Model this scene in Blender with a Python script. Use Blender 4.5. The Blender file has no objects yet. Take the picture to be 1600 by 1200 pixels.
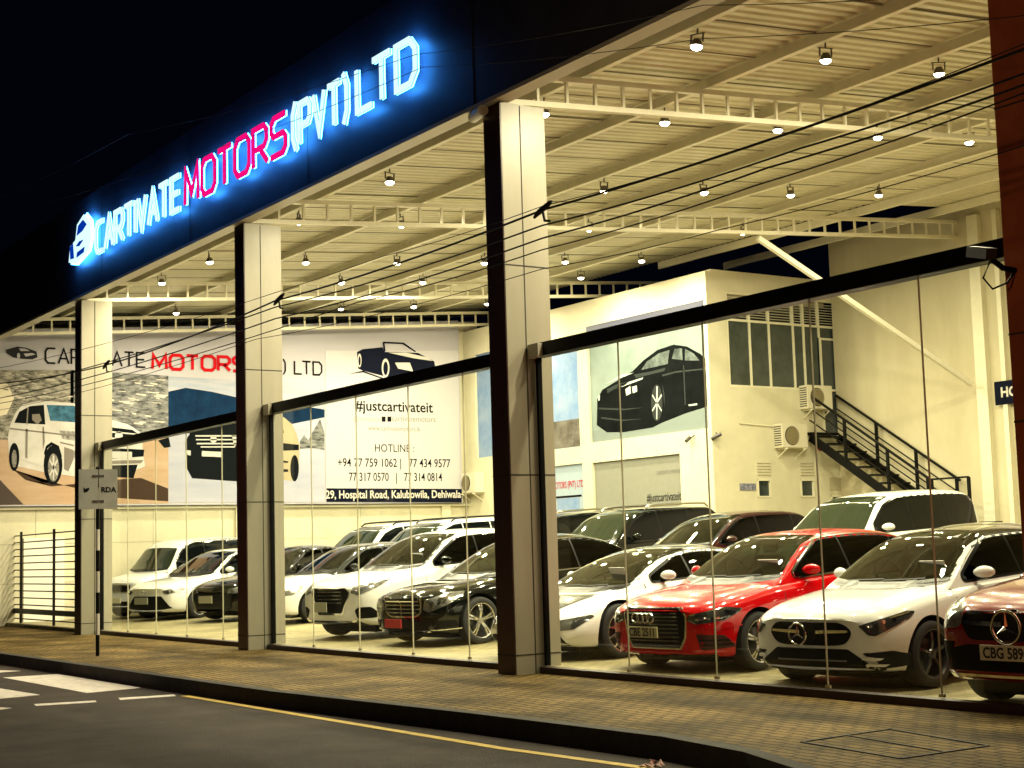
import bpy, bmesh, math, random
from mathutils import Vector, Matrix
from mathutils.bvhtree import BVHTree
from mathutils.geometry import delaunay_2d_cdt
R=math.radians
scene=bpy.context.scene
col=scene.collection
# ---------------------------------------------------------------- camera
FPX=2400.0; YAW,PIT,ROL=R(56.36),R(6.21),R(-1.64); CAM=Vector((0,-10.16,1.45))
d_=Vector((-math.sin(YAW)*math.cos(PIT),math.cos(YAW)*math.cos(PIT),math.sin(PIT)))
r_=Vector((math.cos(YAW),math.sin(YAW),0)); u_=r_.cross(d_)
r2=r_*math.cos(ROL)+u_*math.sin(ROL); u2=-r_*math.sin(ROL)+u_*math.cos(ROL)
cd=bpy.data.cameras.new('camera'); cam=bpy.data.objects.new('camera',cd); col.objects.link(cam)
m=Matrix((r2,u2,-d_)).transposed().to_4x4(); m.translation=CAM; cam.matrix_world=m
cd.sensor_width=36; cd.lens=36*FPX/1600; cd.clip_start=.1; cd.clip_end=600; scene.camera=cam
def un(x,y,ax,val):                                     # a point of the photo on an axis-aligned plane of the place
    v=d_*FPX+r2*(x-800)+u2*(600-y); t=(val-CAM[ax])/v[ax]; return CAM+v*t
# ---------------------------------------------------------------- world, exposure
w=bpy.data.worlds.new('World'); scene.world=w; w.use_nodes=True
bg=w.node_tree.nodes['Background']; bg.inputs[0].default_value=(.0016,.0035,.0105,1); bg.inputs[1].default_value=.25
vs=scene.view_settings; vs.view_transform='Standard'; vs.look='None'; vs.exposure=0; vs.gamma=1
# street lighting (the lamps of the road, behind and beside the photographer)
def street_light(loc,power,color,tgt,size=.5,spot=None):
    l=bpy.data.lights.new('street_light','SPOT'); l.energy=power; l.color=color; l.shadow_soft_size=size; l.spot_size=R(spot or 120); l.spot_blend=.8
    o=bpy.data.objects.new('street_light',l); col.objects.link(o); o.location=loc
    o.rotation_euler=(Vector(tgt)-Vector(loc)).to_track_quat('-Z','Y').to_euler()
street_light((-25,-7.5,8.5),620,(1,.72,.5),(-23,-3.5,0),.3,92)
street_light((-3,-12,8.0),820,(1,.70,.38),(-6.8,-.2,5.0),.3,75)
# ---------------------------------------------------------------- materials
MATS={}
def mat(name,c,rough=.5,metal=0,spec=.5,coat=0,noise=0,nscale=6,bump=0,bscale=40,emit=None,es=0,c2=None,stretch=None):
    if name in MATS: return MATS[name]
    m=bpy.data.materials.new(name); m.use_nodes=True; nt=m.node_tree; b=nt.nodes['Principled BSDF']
    b.inputs['Base Color'].default_value=(*c,1); b.inputs['Roughness'].default_value=rough; b.inputs['Metallic'].default_value=metal
    b.inputs['Specular IOR Level'].default_value=spec; b.inputs['Coat Weight'].default_value=coat; b.inputs['Coat Roughness'].default_value=.02
    if emit: b.inputs['Emission Color'].default_value=(*emit,1); b.inputs['Emission Strength'].default_value=es
    if noise or bump or c2:
        tc=nt.nodes.new('ShaderNodeTexCoord'); mp=nt.nodes.new('ShaderNodeMapping'); nt.links.new(tc.outputs['Object'],mp.inputs[0])
        if stretch: mp.inputs['Scale'].default_value=stretch
    if noise or c2:
        n=nt.nodes.new('ShaderNodeTexNoise'); n.inputs['Scale'].default_value=nscale; n.inputs['Detail'].default_value=8; n.inputs['Roughness'].default_value=.65
        nt.links.new(mp.outputs[0],n.inputs[0])
        rp=nt.nodes.new('ShaderNodeValToRGB'); rp.color_ramp.elements[0].position=.3; rp.color_ramp.elements[1].position=.7
        a=c2 if c2 else tuple(v*(1-noise) for v in c); z=c if c2 else tuple(min(1,v*(1+noise)) for v in c)
        rp.color_ramp.elements[0].color=(*a,1); rp.color_ramp.elements[1].color=(*z,1)
        nt.links.new(n.outputs['Fac'],rp.inputs[0]); nt.links.new(rp.outputs[0],b.inputs['Base Color'])
    if bump:
        n2=nt.nodes.new('ShaderNodeTexNoise'); n2.inputs['Scale'].default_value=bscale; n2.inputs['Detail'].default_value=6; nt.links.new(mp.outputs[0],n2.inputs[0])
        bp=nt.nodes.new('ShaderNodeBump'); bp.inputs['Strength'].default_value=bump; bp.inputs['Distance'].default_value=.01
        nt.links.new(n2.outputs['Fac'],bp.inputs['Height']); nt.links.new(bp.outputs[0],b.inputs['Normal'])
    MATS[name]=m; return m
def brick_mat(name,c1,c2,mortar,bw,bh,msize=.012,rough=.8,bump=.6,off=.5,dirt=.5,rot=0):
    m=bpy.data.materials.new(name); m.use_nodes=True; nt=m.node_tree; b=nt.nodes['Principled BSDF']; b.inputs['Roughness'].default_value=rough; b.inputs['Specular IOR Level'].default_value=.08
    tc=nt.nodes.new('ShaderNodeTexCoord'); mp=nt.nodes.new('ShaderNodeMapping'); mp.inputs['Rotation'].default_value=(0,0,rot); nt.links.new(tc.outputs['Object'],mp.inputs[0])
    wn=nt.nodes.new('ShaderNodeTexNoise'); wn.inputs['Scale'].default_value=7; nt.links.new(mp.outputs[0],wn.inputs[0])
    mx=nt.nodes.new('ShaderNodeMix'); mx.data_type='VECTOR'; mx.inputs[0].default_value=.06 if dirt>.5 else .03; nt.links.new(mp.outputs[0],mx.inputs[4]); nt.links.new(wn.outputs['Color'],mx.inputs[5])
    br=nt.nodes.new('ShaderNodeTexBrick'); br.inputs['Scale'].default_value=1; br.inputs['Brick Width'].default_value=bw; br.inputs['Row Height'].default_value=bh; br.inputs['Mortar Size'].default_value=msize; br.offset=off
    br.inputs['Color1'].default_value=(*c1,1); br.inputs['Color2'].default_value=(*c2,1); br.inputs['Mortar'].default_value=(*mortar,1); br.inputs['Bias'].default_value=-.1
    nt.links.new(mx.outputs[1],br.inputs[0])
    n=nt.nodes.new('ShaderNodeTexNoise'); n.inputs['Scale'].default_value=1.1; n.inputs['Detail'].default_value=9; nt.links.new(mp.outputs[0],n.inputs[0])
    rp=nt.nodes.new('ShaderNodeValToRGB'); rp.color_ramp.elements[0].position=.35; rp.color_ramp.elements[0].color=(1-dirt,1-dirt,1-dirt*1.1,1); rp.color_ramp.elements[1].position=.68; rp.color_ramp.elements[1].color=(1,1,1,1); nt.links.new(n.outputs['Fac'],rp.inputs[0])
    mu=nt.nodes.new('ShaderNodeMix'); mu.data_type='RGBA'; mu.blend_type='MULTIPLY'; mu.inputs[0].default_value=1; nt.links.new(br.outputs[0],mu.inputs[6]); nt.links.new(rp.outputs[0],mu.inputs[7]); nt.links.new(mu.outputs[2],b.inputs['Base Color'])
    n3=nt.nodes.new('ShaderNodeTexNoise'); n3.inputs['Scale'].default_value=30; n3.inputs['Detail'].default_value=6; nt.links.new(mp.outputs[0],n3.inputs[0])
    ad=nt.nodes.new('ShaderNodeMath'); ad.operation='MULTIPLY_ADD'; ad.inputs[1].default_value=.5; nt.links.new(n3.outputs['Fac'],ad.inputs[0])
    iv=nt.nodes.new('ShaderNodeMath'); iv.operation='SUBTRACT'; iv.inputs[0].default_value=1; nt.links.new(br.outputs['Fac'],iv.inputs[1]); nt.links.new(iv.outputs[0],ad.inputs[2])
    bp=nt.nodes.new('ShaderNodeBump'); bp.inputs['Strength'].default_value=bump; bp.inputs['Distance'].default_value=.02; nt.links.new(ad.outputs[0],bp.inputs['Height']); nt.links.new(bp.outputs[0],b.inputs['Normal'])
    return m
def glass_mat(name,tint,refl=.12,base=.02):
    m=bpy.data.materials.new(name); m.use_nodes=True; nt=m.node_tree; nt.nodes.clear()
    o=nt.nodes.new('ShaderNodeOutputMaterial'); t=nt.nodes.new('ShaderNodeBsdfTransparent'); t.inputs[0].default_value=(*tint,1)
    g=nt.nodes.new('ShaderNodeBsdfGlossy'); g.inputs['Roughness'].default_value=.01
    lw=nt.nodes.new('ShaderNodeLayerWeight'); lw.inputs[0].default_value=.5
    pw=nt.nodes.new('ShaderNodeMath'); pw.operation='POWER'; pw.inputs[1].default_value=4; nt.links.new(lw.outputs['Facing'],pw.inputs[0])
    ml=nt.nodes.new('ShaderNodeMath'); ml.operation='MULTIPLY_ADD'; ml.inputs[1].default_value=refl; ml.inputs[2].default_value=base; nt.links.new(pw.outputs[0],ml.inputs[0])
    mx=nt.nodes.new('ShaderNodeMixShader'); nt.links.new(ml.outputs[0],mx.inputs[0]); nt.links.new(t.outputs[0],mx.inputs[1]); nt.links.new(g.outputs[0],mx.inputs[2]); nt.links.new(mx.outputs[0],o.inputs[0])
    return m
G=glass_mat('showroom_glass',(.975,.99,.975),.5)
CG=glass_mat('car_glass',(.22,.29,.20),1.4,.085); CGD=glass_mat('car_glass_dark',(.05,.06,.05),1.0,.03)
white_wall=mat('white_wall',(.64,.60,.44),.75,noise=.09,nscale=1.3,bump=.15,bscale=30)
stain_wall=mat('stained_wall',(.62,.57,.40),.8,c2=(.46,.40,.26),nscale=.7,bump=.2,bscale=25,stretch=(1,1,.35))
steel_white=mat('white_painted_steel',(.74,.70,.53),.45,noise=.06,nscale=5)
roof_m=mat('roof_sheet',(.60,.565,.40),.45,metal=.1,noise=.10,nscale=1.5)
clad=mat('pale_cladding',(.36,.335,.26),.4,c2=(.29,.265,.195),nscale=1.6,stretch=(1,1,.25))
clad_dark=mat('dark_brown_cladding',(.055,.024,.018),.38,noise=.15,nscale=3)
clad_red=mat('red_brown_cladding',(.34,.075,.025),.4,noise=.25,nscale=2.5)
seam_m=mat('cladding_seam',(.03,.025,.02),.8)
fascia_m=mat('navy_fascia',(.05,.045,.055),.5,spec=.2,noise=.2,nscale=1.5)
black_m=mat('black_steel',(.004,.004,.004),.4,spec=.12)
dark_m=mat('dark_recess',(.01,.01,.01),.7)
chrome=mat('chrome',(.82,.82,.80),.12,metal=1)
alloy=mat('alloy',(.62,.61,.58),.25,metal=1)
alloy_dark=mat('dark_alloy',(.11,.11,.11),.3,metal=.9)
rubber=mat('rubber',(.014,.014,.014),.75,bump=.2,bscale=60)
plastic=mat('black_plastic',(.008,.008,.008),.35,spec=.25)
lens_m=mat('headlamp_lens',(.28,.28,.26),.12,metal=.7,coat=1,c2=(.04,.04,.04),nscale=22)
asphalt=mat('asphalt',(.070,.056,.046),.85,spec=.12,c2=(.034,.027,.023),nscale=1.1,bump=1,bscale=90)
road_white=mat('road_white_paint',(.62,.56,.50),.7,noise=.22,nscale=9,bump=.4,bscale=120)
road_yellow=mat('road_yellow_paint',(.60,.40,.03),.7,noise=.28,nscale=10,bump=.4,bscale=120)
kerb_m=mat('kerb_concrete',(.030,.026,.022),.9,noise=.4,nscale=4,bump=.8,bscale=40)
pave_m=brick_mat('pavement_pavers',(.25,.165,.058),(.19,.125,.046),(.05,.034,.013),.20,.10,.012,dirt=.70,rot=.08)
floor_m=brick_mat('showroom_pavers',(.40,.35,.20),(.31,.27,.15),(.14,.125,.08),.22,.11,.008,rough=.5,bump=.3,dirt=.35)
# ---------------------------------------------------------------- object helpers
def tag(o,label=None,cat=None,group=None,kind=None):
    if label: o['label']=label
    if cat: o['category']=cat
    if group: o['group']=group
    if kind: o['kind']=kind
    return o
def link_mesh(name,me,parent=None,m=None,smooth=False):
    o=bpy.data.objects.new(name,me); col.objects.link(o)
    if m and not me.materials: me.materials.append(m)
    if parent: o.parent=parent
    if smooth: me.polygons.foreach_set('use_smooth',[True]*len(me.polygons))
    return o
def empty(name,loc,rz=0,**k):
    o=bpy.data.objects.new(name,None); col.objects.link(o); o.location=loc; o.rotation_euler=(0,0,rz); o.empty_display_size=.1
    return tag(o,**k)
class MB:
    def __init__(s): s.v=[]; s.f=[]
    def box(s,x0,x1,y0,y1,z0,z1):
        n=len(s.v); s.v+=[(x,y,z) for z in (z0,z1) for y in (y0,y1) for x in (x0,x1)]
        s.f+=[tuple(n+i for i in q) for q in ((0,2,3,1),(4,5,7,6),(0,1,5,4),(2,6,7,3),(0,4,6,2),(1,3,7,5))]; return s
    def beam(s,a,b,w,h,up=(0,0,1)):
        a=Vector(a); b=Vector(b); t=(b-a).normalized(); up=Vector(up)
        if abs(t.dot(up))>.99: up=Vector((0,1,0))
        sd=t.cross(up).normalized()*w/2; uu=sd.cross(t).normalized()*h/2
        n=len(s.v); s.v+=[tuple(p+i*sd+j*uu) for p in (a,b) for i,j in ((-1,-1),(1,-1),(1,1),(-1,1))]
        s.f+=[tuple(n+i for i in q) for q in ((0,3,2,1),(4,5,6,7),(0,1,5,4),(1,2,6,5),(2,3,7,6),(3,0,4,7))]; return s
    def tube(s,pts,r,n=8,caps=True):
        pts=[Vector(p) for p in pts]; base=len(s.v)
        for i,p in enumerate(pts):
            t=(pts[min(i+1,len(pts)-1)]-pts[max(i-1,0)]).normalized(); up=Vector((0,0,1)) if abs(t.z)<.95 else Vector((1,0,0))
            a=t.cross(up).normalized(); b=a.cross(t)
            rr=r[i] if isinstance(r,(list,tuple)) else r
            s.v+=[tuple(p+rr*(a*math.cos(2*math.pi*k/n)+b*math.sin(2*math.pi*k/n))) for k in range(n)]
        for i in range(len(pts)-1):
            for k in range(n):
                s.f.append((base+i*n+k,base+i*n+(k+1)%n,base+(i+1)*n+(k+1)%n,base+(i+1)*n+k))
        if caps: s.f.append(tuple(base+k for k in range(n))[::-1]); s.f.append(tuple(base+(len(pts)-1)*n+k for k in range(n)))
        return s
    def lathe(s,prof,n=32,axis='z',c=(0,0,0)):
        base=len(s.v)
        for (r,h) in prof:
            for k in range(n):
                a=2*math.pi*k/n; x,y=r*math.cos(a),r*math.sin(a)
                p={'z':(x,y,h),'y':(x,h,y),'x':(h,x,y)}[axis]; s.v.append((p[0]+c[0],p[1]+c[1],p[2]+c[2]))
        for i in range(len(prof)-1):
            for k in range(n): s.f.append((base+i*n+k,base+i*n+(k+1)%n,base+(i+1)*n+(k+1)%n,base+(i+1)*n+k))
        return s
    def prism(s,poly,fn,th):                            # poly of 2D points; fn maps (a,b,depth) to a 3D point
        n=len(s.v); k=len(poly)
        s.v+=[tuple(fn(a,b,0)) for a,b in poly]+[tuple(fn(a,b,th)) for a,b in poly]
        s.f.append(tuple(range(n,n+k))[::-1]); s.f.append(tuple(range(n+k,n+2*k)))
        for i in range(k): s.f.append((n+i,n+(i+1)%k,n+k+(i+1)%k,n+k+i))
        return s
    def build(s,name,m,parent=None,smooth=False,bevel=0):
        me=bpy.data.meshes.new(name); me.from_pydata(s.v,[],s.f); me.update()
        bm=bmesh.new(); bm.from_mesh(me)
        if bevel: bmesh.ops.bevel(bm,geom=bm.edges[:],offset=bevel,segments=2,affect='EDGES')
        bmesh.ops.recalc_face_normals(bm,faces=bm.faces[:]); bm.to_mesh(me); bm.free()
        o=link_mesh(name,me,parent,m,smooth)
        if smooth:
            try: me.set_sharp_from_angle(angle=R(40))
            except Exception: pass
        return o
def box(*a): return MB().box(*a)
def struct(o): o['kind']='structure'; return o
def ellipse(cx,cy,rx,ry,n=24,a0=0,a1=360): return [(cx+rx*math.cos(R(a0+(a1-a0)*i/n)),cy+ry*math.sin(R(a0+(a1-a0)*i/n))) for i in range(n+(a1-a0!=360))]
# text -> mesh, in the XY plane, centred or left
def text_me(s,size,align='CENTER',xs=1,th=.0,bold=0):
    c=bpy.data.curves.new('t','FONT'); c.body=s; c.size=size; c.align_x=align; c.align_y='CENTER'; c.extrude=th; c.offset=bold; c.resolution_u=3
    o=bpy.data.objects.new('t',c); col.objects.link(o); bpy.context.view_layer.update()
    me=bpy.data.meshes.new_from_object(o.evaluated_get(bpy.context.evaluated_depsgraph_get()))
    bpy.data.objects.remove(o); 
    for v in me.vertices: v.co.x*=xs
    me.materials.clear(); return me
def text(name,s,size,m,parent,origin,ax,ay,align='CENTER',xs=1,bold=0,th=.001):
    me=text_me(s,size,align,xs,th,bold); ax=Vector(ax).normalized(); ay=Vector(ay).normalized(); az=ax.cross(ay)
    M=Matrix((ax,ay,az)).transposed().to_4x4(); M.translation=Vector(origin); me.transform(M)
    return link_mesh(name,me,parent,m)
# stroke lettering of the company's logo
GL={'C':[[(.85,1),(.2,1),(0,.8),(0,.2),(.2,0),(.85,0)]],'A':[[(0,0),(.45,1),(.9,0)],[(.2,.34),(.7,.34)]],
'R':[[(0,0),(0,1),(.68,1),(.85,.84),(.85,.6),(.68,.44),(.05,.44)],[(.42,.44),(.88,0)]],'T':[[(0,1),(.85,1)],[(.425,.98),(.425,0)]],'I':[[(0,0),(0,1)]],
'V':[[(0,1),(.42,0),(.84,1)]],'E':[[(.8,1),(0,1),(0,0),(.8,0)],[(.04,.52),(.7,.52)]],'M':[[(0,0),(.05,1),(.5,.25),(.95,1),(1,0)]],
'O':[[(.2,0),(0,.2),(0,.8),(.2,1),(.75,1),(.95,.8),(.95,.2),(.75,0),(.2,0)]],'S':[[(.85,1),(.18,1),(0,.86),(0,.66),(.15,.52),(.72,.52),(.87,.38),(.87,.16),(.7,0),(0,0)]],
'(':[[(.28,1.12),(.06,.8),(.06,.2),(.28,-.12)]],'P':[[(0,0),(0,1),(.68,1),(.85,.84),(.85,.6),(.68,.44),(.05,.44)]],')':[[(0,1.12),(.22,.8),(.22,.2),(0,-.12)]],
'L':[[(0,1),(0,0),(.75,0)]],'D':[[(0,0),(0,1),(.65,1),(.9,.75),(.9,.25),(.65,0),(0,0)]]}
GW={'I':.0,'(':.3,')':.25,'M':1,'L':.58,'O':.95}
def ribbon(pl,w):
    out=[]; P=[Vector(p) for p in pl]; closed=(P[0]-P[-1]).length<1e-6
    L=[];Rr=[]
    n=len(P)
    for i,p in enumerate(P):
        a=P[i-1] if i else (P[-2] if closed else None); b=P[i+1] if i<n-1 else (P[1] if closed else None)
        d1=(p-a).normalized() if a is not None else None; d2=(b-p).normalized() if b is not None else None
        if d1 is None: d1=d2
        if d2 is None: d2=d1
        nn=Vector((-(d1+d2).y,(d1+d2).x)).normalized(); k=max(.45,nn.dot(Vector((-d1.y,d1.x)))); L.append(p+nn*w/2/k); Rr.append(p-nn*w/2/k)
    for i in range(n-1): out.append([L[i],L[i+1],Rr[i+1],Rr[i]])
    return out
def logo_word(mb,word,x,size,w,fn,th,xs=.8,gap=.28):
    for ch in word:
        if ch==' ': x+=.42*size*xs; continue
        for pl in GL[ch]:
            for q in ribbon([(x+a*size*xs,b*size) for a,b in pl],w): mb.prism([(p.x,p.y) for p in q],fn,th)
        x+=(GW.get(ch,.87)+gap)*size*xs
    return x
# ---------------------------------------------------------------- ground, road, pavement
ZR=-.16
kx=[(-70,-3.2),(-26.5,-3.05),(-15.7,-3.0),(-12,-2.72),(-9.4,-2.62),(-8.3,-2.78),(-7.3,-3.15),(-6,-3.8),(-3,-5.2)]
struct(box(-120,60,-60,120,-.5,-.20).build('ground',mat('earth',(.05,.045,.035),.9)))
struct(box(-110,40,-26,-2.2,ZR-.03,ZR).build('road',asphalt))
mb=MB(); top=[(x,y+.16) for x,y in kx]+[(10,-5.2),(10,.30),(-70,.30)]
mb.prism(top,lambda a,b,t:(a,b,-.19+t),.19); struct(mb.build('pavement',pave_m))
mb=MB(); out=[(x,y) for x,y in kx]; inn=[(x,y+.15) for x,y in kx][::-1]
mb.prism(out+inn,lambda a,b,t:(a,b,-.19+t),.196); struct(mb.build('kerb',kerb_m))
def flat(name,quads,z,m,th=.004,**k):
    mb=MB()
    for q in quads: mb.prism(q,lambda a,b,t:(a,b,z+t),th)
    return mb.build(name,m)
g2=lambda u,v,z=ZR:tuple(un(u,v,2,z)[:2])
struct(flat('road_marking_zebra',[[g2(*p) for p in q] for q in ([(5,1059),(90,1053.5),(220,1075),(135,1083)],[(-60,1067),(0,1076),(62,1086),(0,1092),(-60,1095)],[(-60,1046),(0,1047.5),(32,1048.5),(0,1051),(-60,1053)])],ZR,road_white))
struct(flat('road_marking_dash',[[g2(*p) for p in q] for q in ([(53,1100.5),(149,1095),(151,1097.5),(56,1103.5)],[(185,1091),(272,1085.5),(275,1088),(188,1094)],[(-30,1105),(0,1105.5),(18,1106.5),(0,1109),(-30,1109)])],ZR,road_white))
yl=[(-17.75,-3.12),(-14.3,-3.12),(-10.8,-3.12),(-9.0,-2.98),(-8.2,-3.15),(-7.0,-3.65)]
struct(flat('road_marking_yellow',[[yl[i],yl[i+1],(yl[i+1][0]-.03,yl[i+1][1]-.1),(yl[i][0]-.03,yl[i][1]-.1)] for i in range(len(yl)-1)],ZR,road_yellow))
# showroom floor with a gentle fall
xs_=[-60,-15,-10,8]; zz=[.07,.07,.0,.0]
def floor_z(x,y=0): return max(0,min(.07,(-10-x)*.014))+.04*max(0,y-1.5)
mb=MB()
for x,z in zip(xs_,zz): mb.v+=[(x,.31,z+.004),(x,1.5,z+.004),(x,30,z+.004+28.5*.04),(x,.31,-.3)]
for i in range(3):
    a=i*4; b=a+4; mb.f+=[(a,b,b+1,a+1),(a+1,b+1,b+2,a+2),(a,a+3,b+3,b)]
struct(mb.build('showroom_floor',floor_m))
# manhole cover frame let into the pavement
mc=empty('manhole_cover',(-7.9,-1.7,0),0,label='large rectangular paved cover with dark seams let into the near pavement',cat='manhole cover')
q=[Vector((.0,.62)),Vector((.62,.25)),Vector((.62,-.6)),Vector((-.55,-.42))]
q=[Vector(un(*p,2,0)[:2])-Vector((-7.9,-1.7)) for p in ((1390,1140),(1545,1166),(1408,1186),(1252,1160))]
mb=MB()
for i in range(4):
    a,b=q[i],q[(i+1)%4]; mb.beam((a.x,a.y,.002),(b.x,b.y,.002),.022,.012)
mid=[(q[0]+q[3])/2*1.0,(q[1]+q[2])/2]; mb.build('frame',mat('iron_seam',(.02,.016,.01),.8),mc)
MB().beam((mid[0].x,mid[0].y,.0022),(mid[1].x,mid[1].y,.0022),.014,.010).build('centre_seam',MATS['iron_seam'],mc)
# litter on the road
rnd=random.Random(3)
def litter(x,y,z,m,s,label):
    mb=MB()
    for i in range(7):
        c=Vector((rnd.uniform(-1,1)*s,rnd.uniform(-1,1)*s,0)); a=rnd.uniform(0,6.3); t=Vector((math.cos(a),math.sin(a),0))*s*.9; u=Vector((-t.y,t.x,0))*.6
        n=len(mb.v); mb.v+=[tuple(c+t+Vector((0,0,rnd.uniform(.005,s)))),tuple(c+u+Vector((0,0,.004))),tuple(c-t+Vector((0,0,rnd.uniform(.005,s*.8)))),tuple(c-u+Vector((0,0,.004)))]; mb.f+=[(n,n+1,n+2),(n,n+2,n+3)]
    o=mb.build('litter',m); o.location=(x,y,z); tag(o,label,'litter')
lw=mat('litter_paper',(.5,.36,.3),.7,c2=(.3,.03,.02),nscale=25); lf=mat('dry_leaf',(.14,.06,.02),.8)
litter(-9.1,-2.95,ZR,lw,.06,'crumpled pale and red wrapper lying on the road beside the kerb end')
p=g2(595,1108); litter(p[0],p[1]-.05,ZR,lf,.07,'dry brown leaves in the gutter beside the kerb, middle of the road edge')
p=g2(148,1052); litter(p[0],p[1],ZR,lf,.05,'dry leaf by the kerb beside the zebra crossing, nearest the sign pole')
p=g2(196,1058); litter(p[0],p[1],ZR,lf,.05,'dry leaf by the kerb at the right end of the zebra crossing')
# ---------------------------------------------------------------- fascia with the lit sign
XF0,XF1,ZF0,ZF1=-46,-4,6.98,9.02
f=empty('fascia_board',(-20,0,ZF0),0,label='long dark navy fascia board running along the roof edge of the showroom',cat='fascia')
box(XF0+20,XF1+20,-.10,.06,.02,ZF1-ZF0).build('panel',fascia_m,f)
box(XF0+20,XF1+20,-.13,.10,-.035,.018).build('edge_trim',mat('trim_cream',(.6,.55,.42),.4),f)
for k in range(9):
    x=-44+k*4.7+20; box(x,x+.006,-.104,-.099,.03,ZF1-ZF0-.02).build('panel_seam',seam_m,f)
def emis(name,c,s):
    m=bpy.data.materials.new(name); m.use_nodes=True; nt=m.node_tree; nt.nodes.clear(); o=nt.nodes.new('ShaderNodeOutputMaterial'); e=nt.nodes.new('ShaderNodeEmission')
    e.inputs[0].default_value=(*c,1); e.inputs[1].default_value=s; nt.links.new(e.outputs[0],o.inputs[0]); return m
E_white=emis('sign_face_ice',(.62,.95,1),1.25); E_red=emis('sign_face_red',(.95,.004,.19),1.0); E_halo=emis('sign_halo_blue',(.035,.30,1),34); E_navy=emis('sign_face_navy',(.0,.03,.35),1)
sg=empty('company_sign',(-24,-.1,7.7),0,label='glowing company sign in icy white and red letters with a blue halo on the fascia',cat='sign')
SFX=lambda a,b,t:(a,-.20+t,b)
HFX=lambda a,b,t:(a,-.055+t,b)
hs=.60; zb=-.07
X0=-5.45
parts=[('CARTIVATE',E_white,0),('MOTORS',E_red,0),('(PVT)',E_white,0),('LTD',E_white,0)]
halo=MB(); 
def word_w(word,size,xs,gap): return sum((.42 if c==' ' else GW.get(c,.87)+gap)*size*xs for c in word)-gap*size*xs
spans=[(-29.85,-25.3),(-25.05,-20.95),(-20.72,-18.92),(-18.62,-17.0)]
for (wd,em,_),(xa,xb) in zip(parts,spans):
    gap=.26; xs=(xb-xa)/word_w(wd,hs,1,gap); bold=.085 if wd!='MOTORS' else .088
    m1=MB(); logo_word(m1,wd,xa+24,hs,bold,lambda a,b,t:(a,-.140+t,b+zb),-.02,xs,gap)
    m1.build('letters_'+{'CARTIVATE':'icy','MOTORS':'red','(PVT)':'icy','LTD':'icy'}[wd],em,sg)
    m2=MB(); logo_word(m2,wd,xa+24,hs,bold*1.0,lambda a,b,t:(a,-.1395+t,b+zb),.012,xs,gap); m2.build('letter_return',mat('letter_side',(.10,.3,.6),.4),sg)
    halo=MB(); logo_word(halo,wd,xa+24,hs,bold*1.0,lambda a,b,t:(a,-.115+t,b+zb),.008,xs,gap); halo.build('halo_light',E_halo,sg)
# little car emblem at the left end
def cl(pts,s,ox,oz): return [(ox+a*s,oz+b*s) for a,b in pts]
car_out=[(0,.05),(.1,.42),(.5,.5),(.62,.85),(1.1,1.0),(1.5,.75),(1.55,.35),(1.35,.1),(.5,-.05)]
MB().prism(cl(car_out,.88,-7.45,-.03),lambda a,b,t:(a,-.165+t,b),-.02).build('car_emblem',E_white,sg)
halo=MB().prism(cl(car_out,.95,-7.5,-.06),lambda a,b,t:(a,-.12+t,b),.012)
mb=MB()
for pl in ([(.14,.10),(.10,.40),(.34,.46),(.42,.08)],[(.62,.58),(.72,.80),(1.08,.88),(1.34,.72),(1.05,.62)],[(.55,.34),(.80,.42),(1.12,.40),(.80,.30)],[(.60,.06),(.64,.18),(1.2,.22),(1.14,.10)]): mb.prism(cl(pl,.88,-7.45,-.03),lambda a,b,t:(a,-.188+t,b),-.006)
mb.build('emblem_drawing',E_navy,sg)
halo.build('halo_light',E_halo,sg)
# ---------------------------------------------------------------- columns
def column(x,wd,dp,zt,label,mf,ms,y0=-.05):
    c=empty('column',(x,y0,0),0,label=label,cat='column',group='columns of the showroom front')
    box(-wd,-.004,0,.012,0,zt).build('front_panel',mf,c)
    box(-wd+.004,0,.014,dp,0,zt).build('side_panel',ms,c)
    mb=MB()
    for z in (.22,2.35,4.9 if x>-20 else 4.5):
        mb.box(-wd-.002,.004,-.004,dp-.004,z,z+.014)
    mb.box(.0,.004,dp*.43,dp*.43+.012,.0,zt-.02); mb.build('seam',seam_m,c)
    return c
XCOL={'A':-31.35,'B':-23.0,'C':-15.29}
cA=column(XCOL['A'],.40,.66,6.93,'pale clad column at the left, with the striped sign pole in front',clad_dark,clad)
cB=column(XCOL['B'],.38,.66,6.93,'pale clad column second from the left, beside the white car with dark grille',clad_dark,clad)
cC=column(XCOL['C'],.38,.66,6.93,'tall pale clad column in the middle of the photo, left of the white sports coupe',clad_dark,clad)
XD=-7.93
cd_=empty('column',(XD,-.1,0),0,label='wide reddish brown column at the right edge of the photo',cat='column',group='columns of the showroom front')
box(0,1.4,0,.8,0,9.0).build('front_panel',clad_red,cd_)
mb=MB(); [mb.box(-.004,1.404,-.004,.804,z,z+.014) for z in (.25,2.35,3.05,4.9,7.0)]; mb.build('seam',seam_m,cd_)
# floodlight/camera bracket on it
fl=empty('security_camera',(XD+.0,-.1,3.66),0,label='small dark camera on a bracket with loose cable on the red brown column',cat='security camera')
MB().beam((-.22,-.12,.10),(.04,-.2,.03),.10,.09).build('housing',mat('camera_grey',(.05,.035,.03),.4),fl)
MB().tube([(.0,-.16,0),(.06,-.1,-.08),(.1,0,-.1)],.025).build('bracket',black_m,fl)
MB().tube([(-.02,-.15,-.02),(-.09,-.16,-.14),(-.02,-.14,-.24),(.08,-.08,-.2),(.1,-.02,-.12)],.009).build('cable',black_m,fl)
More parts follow.
